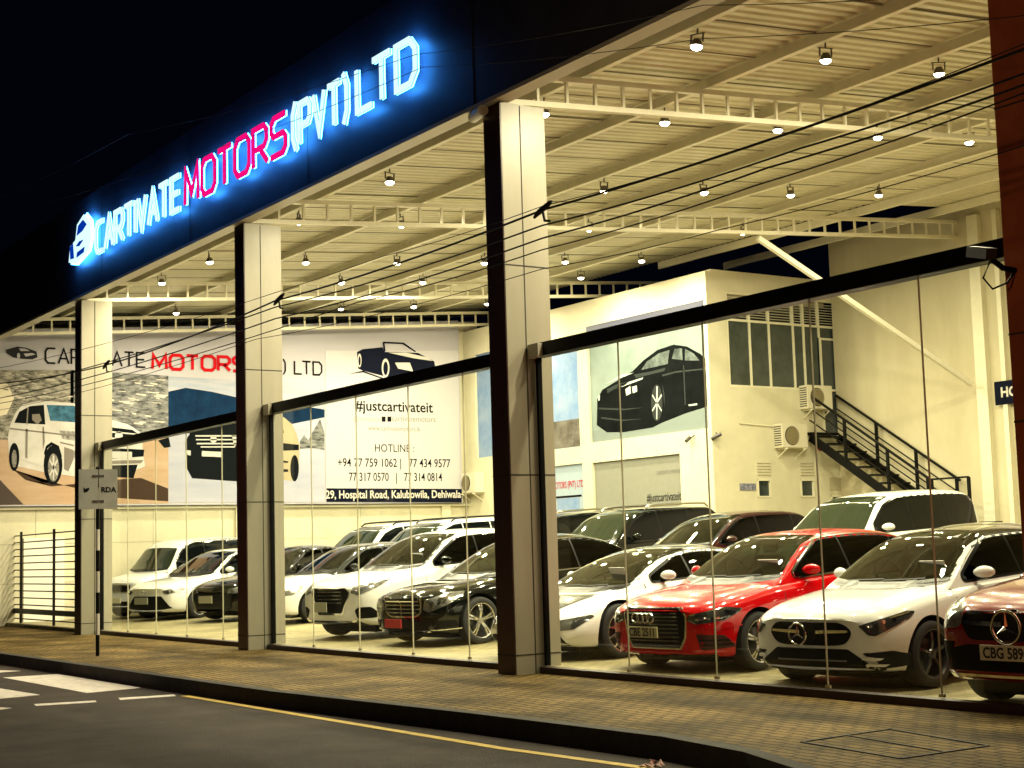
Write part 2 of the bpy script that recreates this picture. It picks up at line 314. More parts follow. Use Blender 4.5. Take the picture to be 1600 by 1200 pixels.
# pipe beside the top of the middle column
o=MB().tube([(-15.95,-.02,6.90),(-15.5,-.16,6.86)],.07,12).build('drain_pipe',steel_white,None,True); tag(o,'short pale pipe end poking out at the top of the middle column','pipe')
# ---------------------------------------------------------------- glazed front
YG=.38; ZT=3.78
bays=[(XCOL['A']+.02,XCOL['B']-.40,[-31.3,-29.75,-28.2,-26.65,-25.0,-23.4],'left'),(XCOL['B']+.02,XCOL['C']-.40,[-22.98,-21.5,-20.0,-18.45,-17.0,-15.69],'middle'),(XCOL['C']+.02,XD-.004,[-15.27,-13.66,-12.2,-10.62,-9.25,-7.94],'right')]
for x0,x1,edges,nm in bays:
    t=empty('shopfront_glazing',((x0+x1)/2,YG,0),0,label={'left':'frameless glass front between the two left columns, in front of the white vans','middle':'frameless glass front left of the middle column, in front of the black saloon','right':'frameless glass front right of the middle column, in front of the red hatchback'}[nm],cat='glass front',group='glass fronts of the showroom')
    c=(x0+x1)/2
    box(x0-c,x1-c,-.07,.10,ZT,ZT+.165).build('transom',black_m,t,bevel=.004)
    box(x0-c,x1-c,-.10,.05,0,.075).build('sill',mat('sill_dark',(.03,.012,.012),.5),t)
    for i in range(5): box(edges[i]-c+.006,edges[i+1]-c-.006,-.006,.006,.076,ZT-.001).build('glass_pane',G,t)
    mb=MB()
    for e in edges[1:-1]: mb.box(e-c-.004,e-c+.004,-.009,.009,.087,ZT-.002)
    mb.build('pane_joint',mat('joint',(.55,.52,.38),.4),t)
    for e in edges[1:-1]: box(e-c-.03,e-c+.03,-.012,.012,.086,.115).build('patch_clamp',alloy,t)
    box(-(c-x0),-(c-x0)+.22,-.14,-.07,ZT-.02,ZT+.15).build('transom_bracket',clad,t)
    if nm!='right': pass
    mb=MB().box(x0-c,x0-c+.05,-.03,.03,.086,ZT-.001); mb.build('edge_frame',black_m,t)
# sliding gate left of the left column
gt=empty('sliding_gate',(-33,.5,0),0,label='black railed sliding gate left of the left column',cat='gate')
mb=MB(); n=13
for k in range(n): z=.18+k*.165; mb.tube([(-14,0,z),(1.28,0,z)],.016,6)
mb.build('rail',black_m,gt)
for x in (-9.5,-7,-4.6,-2.0): box(x,x+.05,-.02,.03,.02,2.25).build('post',black_m,gt)
box(-14,1.28,-.03,.03,.30,.42).build('bottom_beam',black_m,gt)
# ---------------------------------------------------------------- roof, purlins, trusses
SL=.075
def roof_z(y): return 7.44+SL*y
YB=13.9
mb=MB(); pitch=.2; x=-46; xs=[]
while x<-4.3: xs+=[(x,.0),(x+.03,.035),(x+.07,.035),(x+.10,.0)]; x+=pitch
ys=[-.0,4.6,9.3,YB+.5]
for y in ys:
    mb.v+=[(a,y,roof_z(y)+.16+b+.004*math.sin(a*3.1+y)) for a,b in xs]
n=len(xs)
for j in range(len(ys)-1):
    for i in range(n-1): mb.f.append((j*n+i,j*n+i+1,(j+1)*n+i+1,(j+1)*n+i))
mbx=MB(); xr_=[q for q in xs if q[0]>-22.8]; nx=len(xr_)
for y in (YB+.5,17.75): mbx.v+=[(a,y,roof_z(y)+.16+b) for a,b in xr_]
for i in range(nx-1): mbx.f.append((i,i+1,nx+i+1,nx+i))
rf=empty('roof',(0,0,0),0,label='corrugated metal roof sheeting over the showroom, seen from below',cat='roof')
mb.build('sheeting',roof_m,rf); mbx.build('rear_sheeting',roof_m,rf)
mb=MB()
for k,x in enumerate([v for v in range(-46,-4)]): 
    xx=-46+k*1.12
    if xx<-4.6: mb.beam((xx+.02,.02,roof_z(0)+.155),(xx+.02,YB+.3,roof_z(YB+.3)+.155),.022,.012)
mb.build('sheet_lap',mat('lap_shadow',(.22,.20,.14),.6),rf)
mb=MB(); mb.v=[(-47,-.02,roof_z(0)+.26),(-4,-.02,roof_z(0)+.26),(-4,17.8,roof_z(17.8)+.26),(-22.8,17.8,roof_z(17.8)+.26),(-22.8,YB+.6,roof_z(YB+.6)+.26),(-47,YB+.6,roof_z(YB+.6)+.26)]; mb.f=[(0,1,2,3,4,5)]; mb.build('outer_skin',fascia_m,rf)
PY=[1.5,3.6,5.75,7.9,9.95,12.0,14.4,16.6]
pur=None
for i,y in enumerate(PY):
    z=roof_z(y)
    if i<6:
        mb=MB().box(-46,-4.5,y-.010,y+.010,z-.02,z+.15).box(-46,-4.5,y-.075,y-.010,z-.02,z-.005)
    else: mb=MB().box(-30,-4.5,y-.03,y+.03,z-.04,z+.14)
    o=mb.build('purlin',steel_white); tag(o,['channel purlin nearest the street, first row of roof lamps under it','second channel purlin from the street under the roof sheeting','third channel purlin from the street under the roof sheeting','fourth channel purlin from the street under the roof sheeting','fifth channel purlin from the street under the roof sheeting','sixth channel purlin from the street, above the office parapet','bare purlin behind the roof sheeting, over the dark gap above the office','bare purlin nearest the back wall over the dark gap'][i],'purlin','purlins under the roof')
def truss(x,label,y1=17.9,x2=None):
    t=empty('roof_truss',(x,0,0),0,label=label,cat='truss',group='roof trusses running back from the columns')
    zt=lambda y:roof_z(y)-.10; zb_=lambda y:6.99+SL*y
    MB().beam((0,.05,zt(.05)),(0,y1,zt(y1)),.09,.07).build('top_chord',steel_white,t)
    MB().beam((0,.05,zb_(.05)),(0,y1,zb_(y1)),.09,.07).build('bottom_chord',steel_white,t)
    s0=MB().box(-.02,.02,-.02,.02,0,.33).build('strut',steel_white,t); y=.65; k=0
    while y<y1:
        s=s0 if k==0 else s0.copy()
        if k: col.objects.link(s); s.parent=t
        s.location=(0,y,zb_(y)+.02); y+=.455; k+=1
    return t
truss(-31.8,'roof truss running back from the left column')
truss(-23.15,'roof truss running back from the second column')
truss(-15.48,'large roof truss running back from the middle column to the right')
truss(-37.2,'short roof truss end beside the top right corner of the big banner',y1=17)
# gutter / dark beam over the banner and back
o=MB().beam((-37.6,0,7.38),(-37.6,14,7.38+.075*14),.1,.16).build('eaves_beam',black_m); tag(o,'dark eaves beam along the top of the big banner','beam')
# diagonal brace from the second truss down to the back wall
o=MB().beam((-23.2,11.5,7.75),(-22.72,17.3,4.85),.10,.10).build('diagonal_brace',mat('brace_white',(.8,.77,.62),.35)); tag(o,'long pale diagonal brace from the roof truss down to the back wall','brace')
# ---------------------------------------------------------------- roof lamps
LX=[(-13.38,3),(-16.5,5),(-20.7,6),(-24.1,2),(-28.2,6),(-31.2,6),(-35.1,6)]
skip={(-20.7,1),(-31.2,1)}
LPOS=[(-13.38,0),(-13.36,1),(-13.4,2),(-16.55,0),(-16.55,1),(-16.5,2),(-16.5,3),(-16.4,4),(-20.85,0),(-20.85,2),(-20.7,3),(-20.6,4),(-20.3,5),(-24.15,0),(-24.2,1),(-28.2,0),(-28.2,1),(-28.2,2),(-28.1,3),(-27.9,4),(-27.7,5),(-30.8,0),(-30.8,2),(-30.8,3),(-30.1,5),(-35.4,1),(-35,3),(-34.8,4),(-34.4,5),(-9.3,0),(-9.3,2),(-9.3,4),(-24.2,3),(-24.2,5),(-12.9,4)]
rowname=['nearest the street','second from the street','third from the street','fourth from the street','fifth from the street','at the back']
E_lamp=emis('lamp_glass',(1,.88,.62),30)
lamp_black=mat('lamp_body',(.10,.085,.06),.4)
L0=None
def lamp(x,row,seen):
    global L0
    y=PY[row]; z=roof_z(y)-.20
    # which bay, for the label
    bay='over the left bay' if x<-31 else 'behind the second column' if x<-22.5 else 'over the middle bay' if x<-15.5 else 'over the right bay'
    k=[q for q,_ in LPOS if True]
    lab='floodlight hanging at about '+{-9.3:'the far right end',-13.38:'the right bay',}.get(x,'')
    if L0 is None:
        t=empty('roof_floodlight',(0,0,0)); 
        MB().beam((-.095,0,0),(-.095,0,.12),.012,.03).beam((.095,0,0),(.095,0,.12),.012,.03).beam((-.115,0,.122),(.115,0,.122),.03,.012).beam((0,0,.125),(0,0,.20),.02,.02).build('bracket',lamp_black,t)
        MB().lathe([(.0,.05),(.045,.05),(.06,.03),(.085,-.035),(.092,-.05),(.085,-.052),(.0,-.045)],20).build('housing',lamp_black,t,True)
        MB().lathe([(.0,-.105),(.035,-.100),(.062,-.085),(.078,-.065),(.080,-.0535)],20).build('lamp_glass',E_lamp,t,True)
        l=bpy.data.lights.new('lamp_light','AREA'); l.shape='DISK'; l.size=.24; l.energy=LAMP_W; l.color=(1,.90,.575)
        lo=bpy.data.objects.new('lamp_light',l); col.objects.link(lo); lo.parent=t; lo.location=(0,0,-.11)
        L0=t; r=t
    else:
        r=L0.copy(); col.objects.link(r)
        for c in L0.children: cc=c.copy(); col.objects.link(cc); cc.parent=r
    r.location=(x,y,z); r.scale=(.88,.88,.88); r.rotation_euler=(R(rnd.uniform(-4,8)),R(rnd.uniform(-4,4)),rnd.uniform(0,6))
    return r
LAMP_W=262
cols={-9:'rightmost column of lamps',-13:'lamp column over the red hatchback',-16:'lamp column just right of the middle column',-20:'lamp column just left of the middle column',-24:'lamp column just right of the second column',-28:'lamp column just left of the second column',-31:'lamp column beside the left column',-35:'lamp column nearest the big banner'}
for x,row in LPOS:
    key=min(cols,key=lambda k:abs(k-x-.3))
    o=lamp(x,row,True); tag(o,'lit roof floodlight '+rowname[row]+', '+cols[key],'floodlight','floodlights hanging under the roof')
# ---------------------------------------------------------------- left end wall with the banner
lw_=empty('end_wall',(-38.1,7,0),0,label='white end wall of the showroom behind the big banner',cat='wall')
mb=MB(); mb.prism([(-7.5,0),(-7.5,7.2),(7.0,8.25),(7.0,0)],lambda a,b,t:(t,a,b),-.2); mb.build('wall',white_wall,lw_)
box(.0,.12,-7.5,6.5,2.80,2.86).build('ledge',white_wall,lw_)
for y in (-4.4,-.75,5.6): box(.0,.10,y,y+.28,0,2.80).build('pilaster',white_wall,lw_)
mb=MB(); 
for z in (1.0,1.95): mb.box(.0,.004,-7.5,6.5,z,z+.012)
for y in (-6,-3,0,3): mb.box(.0,.0045,y,y+.012,0,2.79)
mb.build('joint_line',mat('joint_grey',(.35,.33,.25),.8),lw_)
box(.0,.06,-6.3,-5.3,0,2.1).build('door',mat('cream_door',(.8,.78,.7),.5),lw_)
bn=empty('banner',(-37.9,6.6,2.88),0,label='huge printed banner with company name, cars and phone numbers on the left end wall',cat='banner')
BO=Vector((-37.9,6.6,2.88)); XB_=-37.9+.02
def bp_(u,v):
    p=un(u,v,0,XB_); return (p.y-BO.y,p.z-BO.z)
LAY=[0]
def bprint(name,polys,m,px=None,lay=None,par=bn,plane='x',O=BO,conv=bp_,dy=0):
    L=lay
    for pl in polys:
        pts=[conv(*p) for p in pl]
        MB().prism(pts,(lambda a,b,t:(.02+L*.0022+t,a,b)) if plane=='x' else (lambda a,b,t:(a,dy-.02-L*.0022-t,b)),.0012 ).build(name,m,par)
z3=lambda *pts:[(x/3,450+y/3) for x,y in pts]
z4=lambda *pts:[(400+x/3,450+y/3) for x,y in pts]
P_=lambda n,c,**k:mat('print_'+n,tuple(v*(.78 if max(c)>.25 else .35) for v in c),.8,spec=.02,**{a:(tuple(x*(.78 if max(b)>.25 else .4) for x in b) if a=='c2' else b) for a,b in k.items()})
y0b=-6.9; yb1=bp_(716,500)[0]
mb=MB(); mb.prism([(y0b,0),(y0b,4.28),(yb1,5.32),(yb1,0)],lambda a,b,t:(t,a,b),.02); mb.build('sheet',P_('ground',(.62,.60,.66),c2=(.50,.48,.54),nscale=.25,stretch=(1,.2,1)),bn)
forest=P_('forest',(.62,.58,.50),c2=(.02,.025,.02),nscale=8,stretch=(1,.7,1.6))
forest2=P_('forest_dark',(.42,.42,.42),c2=(.014,.022,.028),nscale=7,stretch=(1,.6,1.9))
bprint('printed_forest',[[(-60,578),(115,578),(115,700),(-60,700)]],forest,lay=1)
bprint('printed_forest',[[(110,578),(263,587),(263,700),(110,700)]],forest2,lay=1)
bprint('printed_sun',[[(-60,590),(12,600),(22,622),(10,648),(-60,660)]],P_('sun',(.95,.85,.65)),lay=2)
bprint('printed_road',[z3((-100,700),(60,715),(790,690),(790,1010),(-100,1018))],P_('tan_road',(.50,.33,.20),c2=(.66,.48,.36),nscale=1.2,stretch=(1,.4,2)),lay=2)
bprint('printed_shadow',[z3((60,850),(240,930),(520,900),(660,890),(788,940),(788,1000),(560,985),(300,925),(120,900))],P_('brown_shadow',(.16,.10,.07)),lay=3)
bprint('printed_road_edge',[z3((0,900),(110,1015),(-100,1018),(-100,880))],P_('road_edge',(.22,.17,.15)),lay=3)
bprint('printed_white_car',[z3((36,700),(48,640),(72,585),(105,546),(190,528),(345,540),(500,612),(600,640),(655,675),(668,720),(668,770),(680,835),(560,885),(340,882),(200,862),(90,838),(45,830))],P_('car_white',(.80,.77,.76),c2=(.62,.59,.56),nscale=2),lay=4)
bprint('printed_car_window',[z3((66,632),(90,580),(140,554),(205,548),(212,640))],P_('black',(.02,.025,.03)),lay=5)
bprint('printed_car_window',[z3((218,548),(345,552),(490,602),(520,640),(235,622))],P_('windscreen_blue',(.10,.28,.45),c2=(.03,.08,.12),nscale=5),lay=5)
bprint('printed_car_wheel',[z3(*ellipse(248,830,44,92)),z3(*ellipse(66,792,24,66))],MATS['print_black'],lay=5)
bprint('printed_car_rim',[z3(*ellipse(250,842,26,66)),z3(*ellipse(66,800,12,42))],P_('rim',(.45,.42,.38),c2=(.15,.13,.12),nscale=14),lay=6)
bprint('printed_car_light',[z3((278,668),(350,672),(350,716),(292,708)),z3((335,765),(352,765),(352,795),(338,792))],P_('lamp',(.6,.58,.55),c2=(.1,.1,.1),nscale=16),lay=5)
bprint('printed_grille',[z3((495,650),(620,665),(655,690),(640,728),(495,722)),z3((500,832),(645,828),(625,892),(500,882)),z3((505,750),(676,758),(672,790),(505,802))],MATS['print_black'],lay=5)
bprint('printed_chrome',[z3((495,668),(648,684),(648,689),(495,676)),z3((495,700),(645,708),(645,714),(495,708)),z3(*ellipse(556,694,18,22)),z3((90,795),(195,832),(195,840),(90,806)),z3((512,766),(618,768),(618,798),(512,798))],P_('silver',(.66,.64,.62)),lay=6)
bprint('printed_shade',[z3((128,560),(134,556),(128,640),(122,640)),z3((45,655),(350,690),(350,697),(45,662)),z3((120,660),(130,660),(128,800),(118,795)),z3((198,650),(205,650),(210,720),(200,760)),z3((280,720),(345,735),(345,742),(282,728)),z3((300,745),(345,760),(345,800),(320,860),(300,850)),z3((500,810),(672,806),(660,822),(500,826)),z3((110,540),(190,522),(300,527),(300,531),(190,527),(115,545)),z3((150,592),(185,590),(195,620),(175,640),(150,618))],P_('shade',(.26,.23,.20)),lay=6)
bprint('printed_shade',[z3((205,775),(215,740),(240,722),(275,740),(290,790),(282,800),(262,752),(240,738),(222,752),(212,790))],MATS['print_black'],lay=6)
bprint('printed_spoke',[z3((246,785),(254,785),(253,900),(247,900)),z3((230,810),(234,802),(270,870),(266,880)),z3((230,875),(234,882),(270,812),(266,802))],P_('spoke',(.7,.68,.64)),lay=7)
bprint('printed_branch',[z3(*[(x,y),(x+w,y+h*.3),(x+w*.9,y+h),(x+w*.1,y+h*.5)]) for x,y,w,h in [(random.Random(i).uniform(0,320) if i%2 else random.Random(i).uniform(495,740),random.Random(i+90).uniform(395,520 if i%2 else 640),random.Random(i+50).uniform(15,60),random.Random(i+20).uniform(4,11)) for i in range(60)]],P_('branch',(.72,.66,.58)),lay=2)
# second picture
bprint('printed_sky',[[(263,588),(507,600),(507,640),(263,630)]],P_('dusk_sky',(.62,.56,.62),c2=(.30,.38,.50),nscale=1.2,stretch=(1,.3,2)),lay=1)
bprint('printed_mountain',[[(263,612),(290,606),(330,612),(375,622),(420,628),(470,634),(507,640),(507,690),(263,690)]],P_('mountain',(.02,.085,.22),c2=(.012,.035,.10),nscale=3),lay=2)
bprint('printed_snow',[[(263,672),(310,680),(375,688),(430,668),(507,652),(507,785),(263,785)]],P_('snow',(.60,.58,.70),c2=(.44,.46,.60),nscale=1.3,stretch=(1,.3,2)),lay=3)
bprint('printed_black_car',[z3((868,725),(878,700),(905,660),(940,640),(1150,600),(1160,910),(900,892),(872,840)),z3((790,700),(800,745),(770,750),(740,715))],MATS['print_black'],lay=4)
bprint('printed_chrome',[z3((915,690),(1118,690),(1118,697),(915,697)),z3((918,708),(1118,708),(1118,714),(918,714)),z3((922,726),(1110,726),(1110,733),(922,733)),z3((940,742),(1100,742),(1100,748),(940,748)),z3(*ellipse(1000,710,16,16)),z3((875,760),(893,762),(893,785),(877,783)),z3((945,764),(1042,768),(1042,793),(945,789)),z3((1085,690),(1120,695),(1100,748))],MATS['print_silver'],lay=5)
bprint('printed_tan_car',[z4((60,602),(130,606),(170,640),(192,690),(204,740),(200,870),(170,905),(60,890))],P_('car_tan',(.50,.42,.28)),lay=4)
bprint('printed_car_trim',[z4((60,650),(125,655),(130,680),(60,690)),z4((60,720),(200,735),(200,760),(60,765)),z4(*ellipse(180,845,20,62)),z4((60,800),(150,812),(150,820),(60,815)),z4((60,845),(150,850),(150,862),(60,865))],MATS['print_black'],lay=5)
bprint('printed_trees',[z4((205,720),(225,690),(245,715),(262,680),(285,640),(300,615),(320,680),(320,760),(262,750),(205,755))],forest2,lay=4)
# contact panel
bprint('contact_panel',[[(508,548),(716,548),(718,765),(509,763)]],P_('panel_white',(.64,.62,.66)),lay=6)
bprint('address_bar',[[(510,763),(721,764),(721,785),(510,784)]],P_('navy',(.02,.025,.055)),lay=7)
bprint('roadster_drawing',[z4((472,300),(500,287),(592,278),(600,300),(660,300),(760,305),(835,345),(840,378),(740,412),(640,425),(585,410),(500,388),(478,378))],MATS['print_navy'],lay=7)
wh=P_('white',(.74,.70,.66))
bprint('roadster_highlight',[z4((618,303),(700,303),(800,325),(825,342),(740,330),(650,310)),z4((650,350),(720,350),(735,392),(665,378)),z4(*ellipse(484,340,9,32)),z4(*ellipse(606,375,18,44))],wh,lay=8)
bprint('roadster_wheel',[z4(*ellipse(484,342,5,22)),z4(*ellipse(606,377,11,32)),z4((592,255),(600,252),(606,298),(598,300)),z4((598,252),(690,256),(750,298),(742,300),(685,263),(600,260)),z4((430,404),(500,388),(600,424),(600,430),(500,396))],MATS['print_navy'],lay=9)
ink=P_('ink',(.025,.025,.03)); red=P_('red',(.62,.012,.02)); grey=P_('grey',(.28,.27,.26))
def btxt(nm,s,u,v,h,m,lay,wid=None,align='CENTER',bold=0):
    y,z=bp_(u,v); _,z1=bp_(u,v-h); size=(z1-z)/.70
    me=text_me(s,size,align,1,.0008,bold)
    if wid:
        y2,_=bp_(u+wid,v); xsn=[q.co.x for q in me.vertices]; k=abs(y2-y)/(max(xsn)-min(xsn))
        for q in me.vertices: q.co.x*=k
    M=Matrix(((0,0,1,.02+lay*.0022),(1,0,0,y),(0,1,0,z),(0,0,0,1))); me.transform(M); return link_mesh(nm,me,bn,m)
def blogo(word,u0,u1,v0,v1,h,m,bold):
    a=bp_(u0,v0); b=bp_(u1,v1); _,zt=bp_(u0,v0-h); size=zt-a[1]; xs=(b[0]-a[0])/word_w(word,size,1,.26); k=(b[1]-a[1])/(b[0]-a[0])
    mb=MB(); logo_word(mb,word,a[0],size,bold,lambda y,z,t:(.036+t,y,a[1]+z+(y-a[0])*k),.0012,xs,.26); mb.build('banner_letters',m,bn)
blogo('CARTIVATE',71,228,567,574,23,ink,.045); blogo('MOTORS',238,382,576,580,22,red,.085); blogo('(PVT)',386,446,581,583,20,ink,.04); blogo('LTD',460,502,584,586,20,ink,.045)
bprint('roadster_drawing',[z3((28,290),(80,275),(120,280),(170,298),(175,325),(150,335),(100,332),(60,325),(30,305))],P_('logo_grey',(.08,.08,.09)),lay=7)
bprint('roadster_highlight',[z3((88,283),(118,285),(140,296),(96,296)),z3((110,308),(150,305),(166,312),(120,322)),z3(*ellipse(86,318,7,13))],MATS['print_ground'],lay=8)
btxt('hashtag_text','#justcartivateit',616,636,16,ink,7,118,bold=.006)
btxt('small_text','@cartivate',572,655,7,P_('pale_ink',(.42,.40,.38)),7,42)
btxt('social_text','/cartivatemotors',645,655,9,grey,7,70)
bprint('social_icon',[[(596,651),(602,651),(602,659),(596,659)],[(605,651),(611,651),(611,659),(605,659)]],ink,lay=7)
btxt('web_text','www.cartivatemotors.lk',616,670,8,grey,7,80)
btxt('hotline_text','HOTLINE :',616,701,12,ink,7,60)
btxt('phone_text','+94 77 759 1062 |   77 434 9577',617,724,13,ink,7,168,bold=.002)
btxt('phone_text','77 317 0570   |   77 314 0814',619,746,13,ink,7,140,bold=.002)
btxt('address_text','29, Hospital Road, Kalubowila, Dehiwala',617,773,12,wh,8,200,bold=.006)
# ---------------------------------------------------------------- office block, back wall
XO,YO,YBK=-27.2,13.5,17.6
of=empty('office_block',(XO,YO,0),0,label='white two storey office block at the back of the showroom',cat='office')
WX=lambda u,v:(un(u,v,1,YO).x-XO,un(u,v,1,YO).z)
def holed(x0,x1,z0,z1,holes):
    xs=sorted({x0,x1,*[h[0] for h in holes],*[h[1] for h in holes]}); zs=sorted({z0,z1,*[h[2] for h in holes],*[h[3] for h in holes]}); out=[]
    for i in range(len(xs)-1):
        for j in range(len(zs)-1):
            cx=(xs[i]+xs[i+1])/2; cz=(zs[j]+zs[j+1])/2
            if not any(h[0]<cx<h[1] and h[2]<cz<h[3] for h in holes): out.append((xs[i],xs[i+1],zs[j],zs[j+1]))
    return out
FH=[(-10.3,-9.45,4.15,7.15),(-6.75,-5.22,4.12,6.95),(-4.78,-.02-.0,4.18,7.22),(-6.7,-5.15,.0,3.68),(-4.72,-1.2,.0,3.66)]
FH[2]=(-4.78,-.12,4.18,7.22)
mb=MB()
for a,b,c,dd in holed(-10.9,0,0,7.9,FH): mb.box(a,b,0,.16,c,dd)
mb.build('front_wall',white_wall,of)
SH=[(.62,4.4,5.17,7.45),(3.1,4.4,4.1,5.17),(1.35,1.78,2.55,2.98),(2.75,3.2,2.55,2.98),(3.75,4.2,0,2.6)]
SH[1]=(3.62,4.4,4.12,5.17)
mb=MB()
for a,b,c,dd in holed(0.16,YBK-YO+.3,0,7.95,SH): mb.box(-.16,0,a,b,c,dd)
mb.build('side_wall',white_wall,of)
mb=MB(); mb.box(-10.9,-.17,.17,4,7.3,7.45); mb.build('flat_roof',white_wall,of)
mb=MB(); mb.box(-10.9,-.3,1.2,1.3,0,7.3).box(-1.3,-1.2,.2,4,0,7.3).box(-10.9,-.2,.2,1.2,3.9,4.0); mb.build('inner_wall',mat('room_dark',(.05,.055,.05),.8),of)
# upper side windows: frames, dark panes, louvres
mb=MB(); fr=[.62,1.32,1.95,2.75,3.1,3.62,4.36]
for y in fr: mb.box(-.10,-.02,y,y+.05,5.17,7.45)
for z in (5.17,6.75,7.40): mb.box(-.101,-.019,.62,4.4,z,z+.05)
mb.box(-.09,-.03,3.66,4.36,6.45,6.5); mb.build('window_frame',steel_white,of)
box(-.065,-.055,.64,4.38,5.2,6.76).build('window_pane',mat('dark_window',(.05,.065,.06),.08,coat=.5,c2=(.02,.03,.028),nscale=3),of)
mb=MB()
for k in range(9): z=6.81+k*.065; mb.beam((-.09,.65,z),(-.09,4.38,z),.05,.014)
mb.build('louvre',mat('louvre_cream',(.6,.56,.42),.5),of)
box(-.09,-.04,3.68,4.36,4.12,6.44).build('upper_door',mat('dark_glass_door',(.06,.07,.07),.15,coat=.5),of)
mb=MB(); mb.box(-.10,.01,3.62,3.68,4.12,6.5).box(-.10,.01,4.36,4.42,4.12,6.5); mb.build('door_frame',steel_white,of)
for a,b,c,dd in SH[2:4]:
    w_=MB(); w_.box(-.06,.015,a,a+.035,c,dd).box(-.06,.015,b-.035,b,c,dd).box(-.06,.016,a,b,c,c+.035).box(-.06,.016,a,b,dd-.035,dd); wo=w_.build('small_window',steel_white,of)
    box(-.05,-.04,a,b,c,dd).build('pane',MATS['dark_window'],wo)
    l=MB(); [l.beam((.01,a,dd+.12+k*.07),(.01,b,dd+.12+k*.07),.03,.03) for k in range(5)]; l.build('vent_louvre',MATS['louvre_cream'],of)
l=MB(); [l.beam((.01,3.7,2.75+k*.07),(.01,4.3,2.75+k*.07),.03,.03) for k in range(5)]; l.build('vent_louvre',MATS['louvre_cream'],of)
mb=MB(); mb.box(-.06,.015,3.75,3.80,0,2.6).box(-.06,.015,4.15,4.2,0,2.6).box(-.06,.016,3.75,4.2,2.55,2.6); mb.build('lower_door_frame',steel_white,of)
box(-.1,-.05,3.8,4.15,0,2.55).build('lower_door',mat('door_grey',(.10,.11,.09),.4),of)
# front openings: panels and printed posters
def fpan(name,h,m,dy=.07): return box(h[0]+.002,h[1]-.002,dy,dy+.02,h[2]+.002,h[3]-.002).build(name,m,of)
def poster(h,label,m,top=0):
    p=empty('window_poster',(XO+(h[0]+h[1])/2,YO+.07,h[2]),0,label=label,cat='poster')
    w2=(h[1]-h[0])/2; box(-w2+.004,w2-.004,-.0,.02,.002,h[3]-h[2]-.002-top).build('sheet',m,p); return p
frost=P_('pale_blue',(.20,.26,.255),c2=(.36,.43,.42),nscale=.5)
po=poster(FH[2],'large poster of a black saloon car in the upper office window',frost,.35)
PO=Vector(po.location)
pc=lambda u,v:(un(u,v,1,PO.y).x-PO.x,un(u,v,1,PO.y).z-PO.z)
z5=lambda *pts:[(800+x/2.727,380+y/2.727) for x,y in pts]
pp=lambda n,pl,m,lay:bprint(n,pl,m,lay=lay,par=po,plane='y',O=PO,conv=pc,dy=.02)
# offsets measured from the sheet front
def bshift(o,dy): 
    for v in o.data.vertices: v.co.y+=dy
blk=P_('body_black',(.010,.012,.013),c2=(.022,.026,.028),nscale=2)
for args in [('printed_floor',[z5((345,800),(500,770),(850,670),(850,790),(600,850),(345,862))],P_('floor_grey',(.26,.31,.31)),1),
 ('printed_car_body',[z5((362,775),(364,665),(385,625),(450,585),(515,545),(560,500),(620,455),(690,432),(745,440),(800,470),(846,510),(850,685),(820,700),(740,725),(640,765),(600,785),(480,805),(405,806))],blk,2),
 ('printed_car_glass',[z5((552,540),(575,505),(625,470),(672,455),(664,515)),z5((682,492),(694,450),(725,448),(728,498)),z5((738,500),(738,450),(775,470),(800,500))],P_('glass_grey',(.22,.26,.26),c2=(.05,.06,.06),nscale=3),3),
 ('printed_car_light',[z5((484,622),(505,608),(508,640),(488,650)),z5((512,612),(533,606),(534,632),(516,640)),z5((440,615),(470,600),(560,572),(556,580),(470,612)),z5((400,600),(470,560),(520,552),(470,572)),z5((752,688),(790,682),(790,690),(756,694)),z5((368,648),(376,648),(374,672),(368,670))],P_('poster_white',(.6,.66,.64)),3),
 ('printed_reflection',[z5((405,622),(450,600),(500,590),(480,606),(430,625),(408,640)),z5((520,560),(600,545),(655,530),(650,545),(590,560),(530,575)),z5((640,560),(700,545),(845,530),(845,536),(700,552),(642,568)),z5((640,600),(650,640),(652,700),(646,650)),z5((730,520),(734,520),(742,690),(737,690)),z5((370,700),(480,705),(560,700),(480,712),(372,708)),z5((380,740),(470,752),(560,748),(470,758),(382,748))],P_('reflection',(.10,.12,.12)),3),
 ('printed_wheel',[z5(*ellipse(618,680,24,78))],P_('wheel_grey',(.10,.11,.11)),3),
 ('printed_spoke',[z5((616,610),(622,610),(620,750),(616,750)),z5((598,650),(600,644),(640,712),(638,718)),z5((598,712),(600,718),(640,650),(638,642))],MATS['print_poster_white'],4)]:
    pp(*args)
tx=text('printed_text','CARTIVATE MOTORS',.13,ink,po,(1.55,-.012,2.55),(1,0,0),(0,0,1),xs=.9)
blue=P_('sky_blue',(.16,.30,.62),c2=(.42,.52,.70),nscale=1.2)
p2=poster(FH[1],'narrow blue sky poster in the upper office window beside the middle column',blue)
box(-.74,.74,-.006,-.002,.02,.75).build('printed_ground',P_('brown_ground',(.13,.10,.08),c2=(.3,.28,.25),nscale=2),p2)
p3=poster(FH[0],'narrow blue poster at the far left of the office front',blue)
p4=poster(FH[3],'pale poster with red lettering in the lower office window',P_('pale_sky',(.45,.55,.66)))
text('printed_text','MOTORS (PVT) LTD',.26,red,p4,(.0,-.008,3.15),(1,0,0),(0,0,1),xs=.62)
box(-.5,.5,-.008,-.004,2.0,2.8).build('printed_blue_block',blue,p4); box(-.6,.6,-.009,-.005,2.82,2.87).build('printed_bar',ink,p4)
p5=poster(FH[4],'grey frosted office shopfront with the company hashtag',P_('frosted_grey',(.33,.33,.28),noise=.05))
text('printed_text','#justcartivateit',.30,ink,p5,(1.02,-.008,2.65),(1,0,0),(0,0,1),xs=.72)
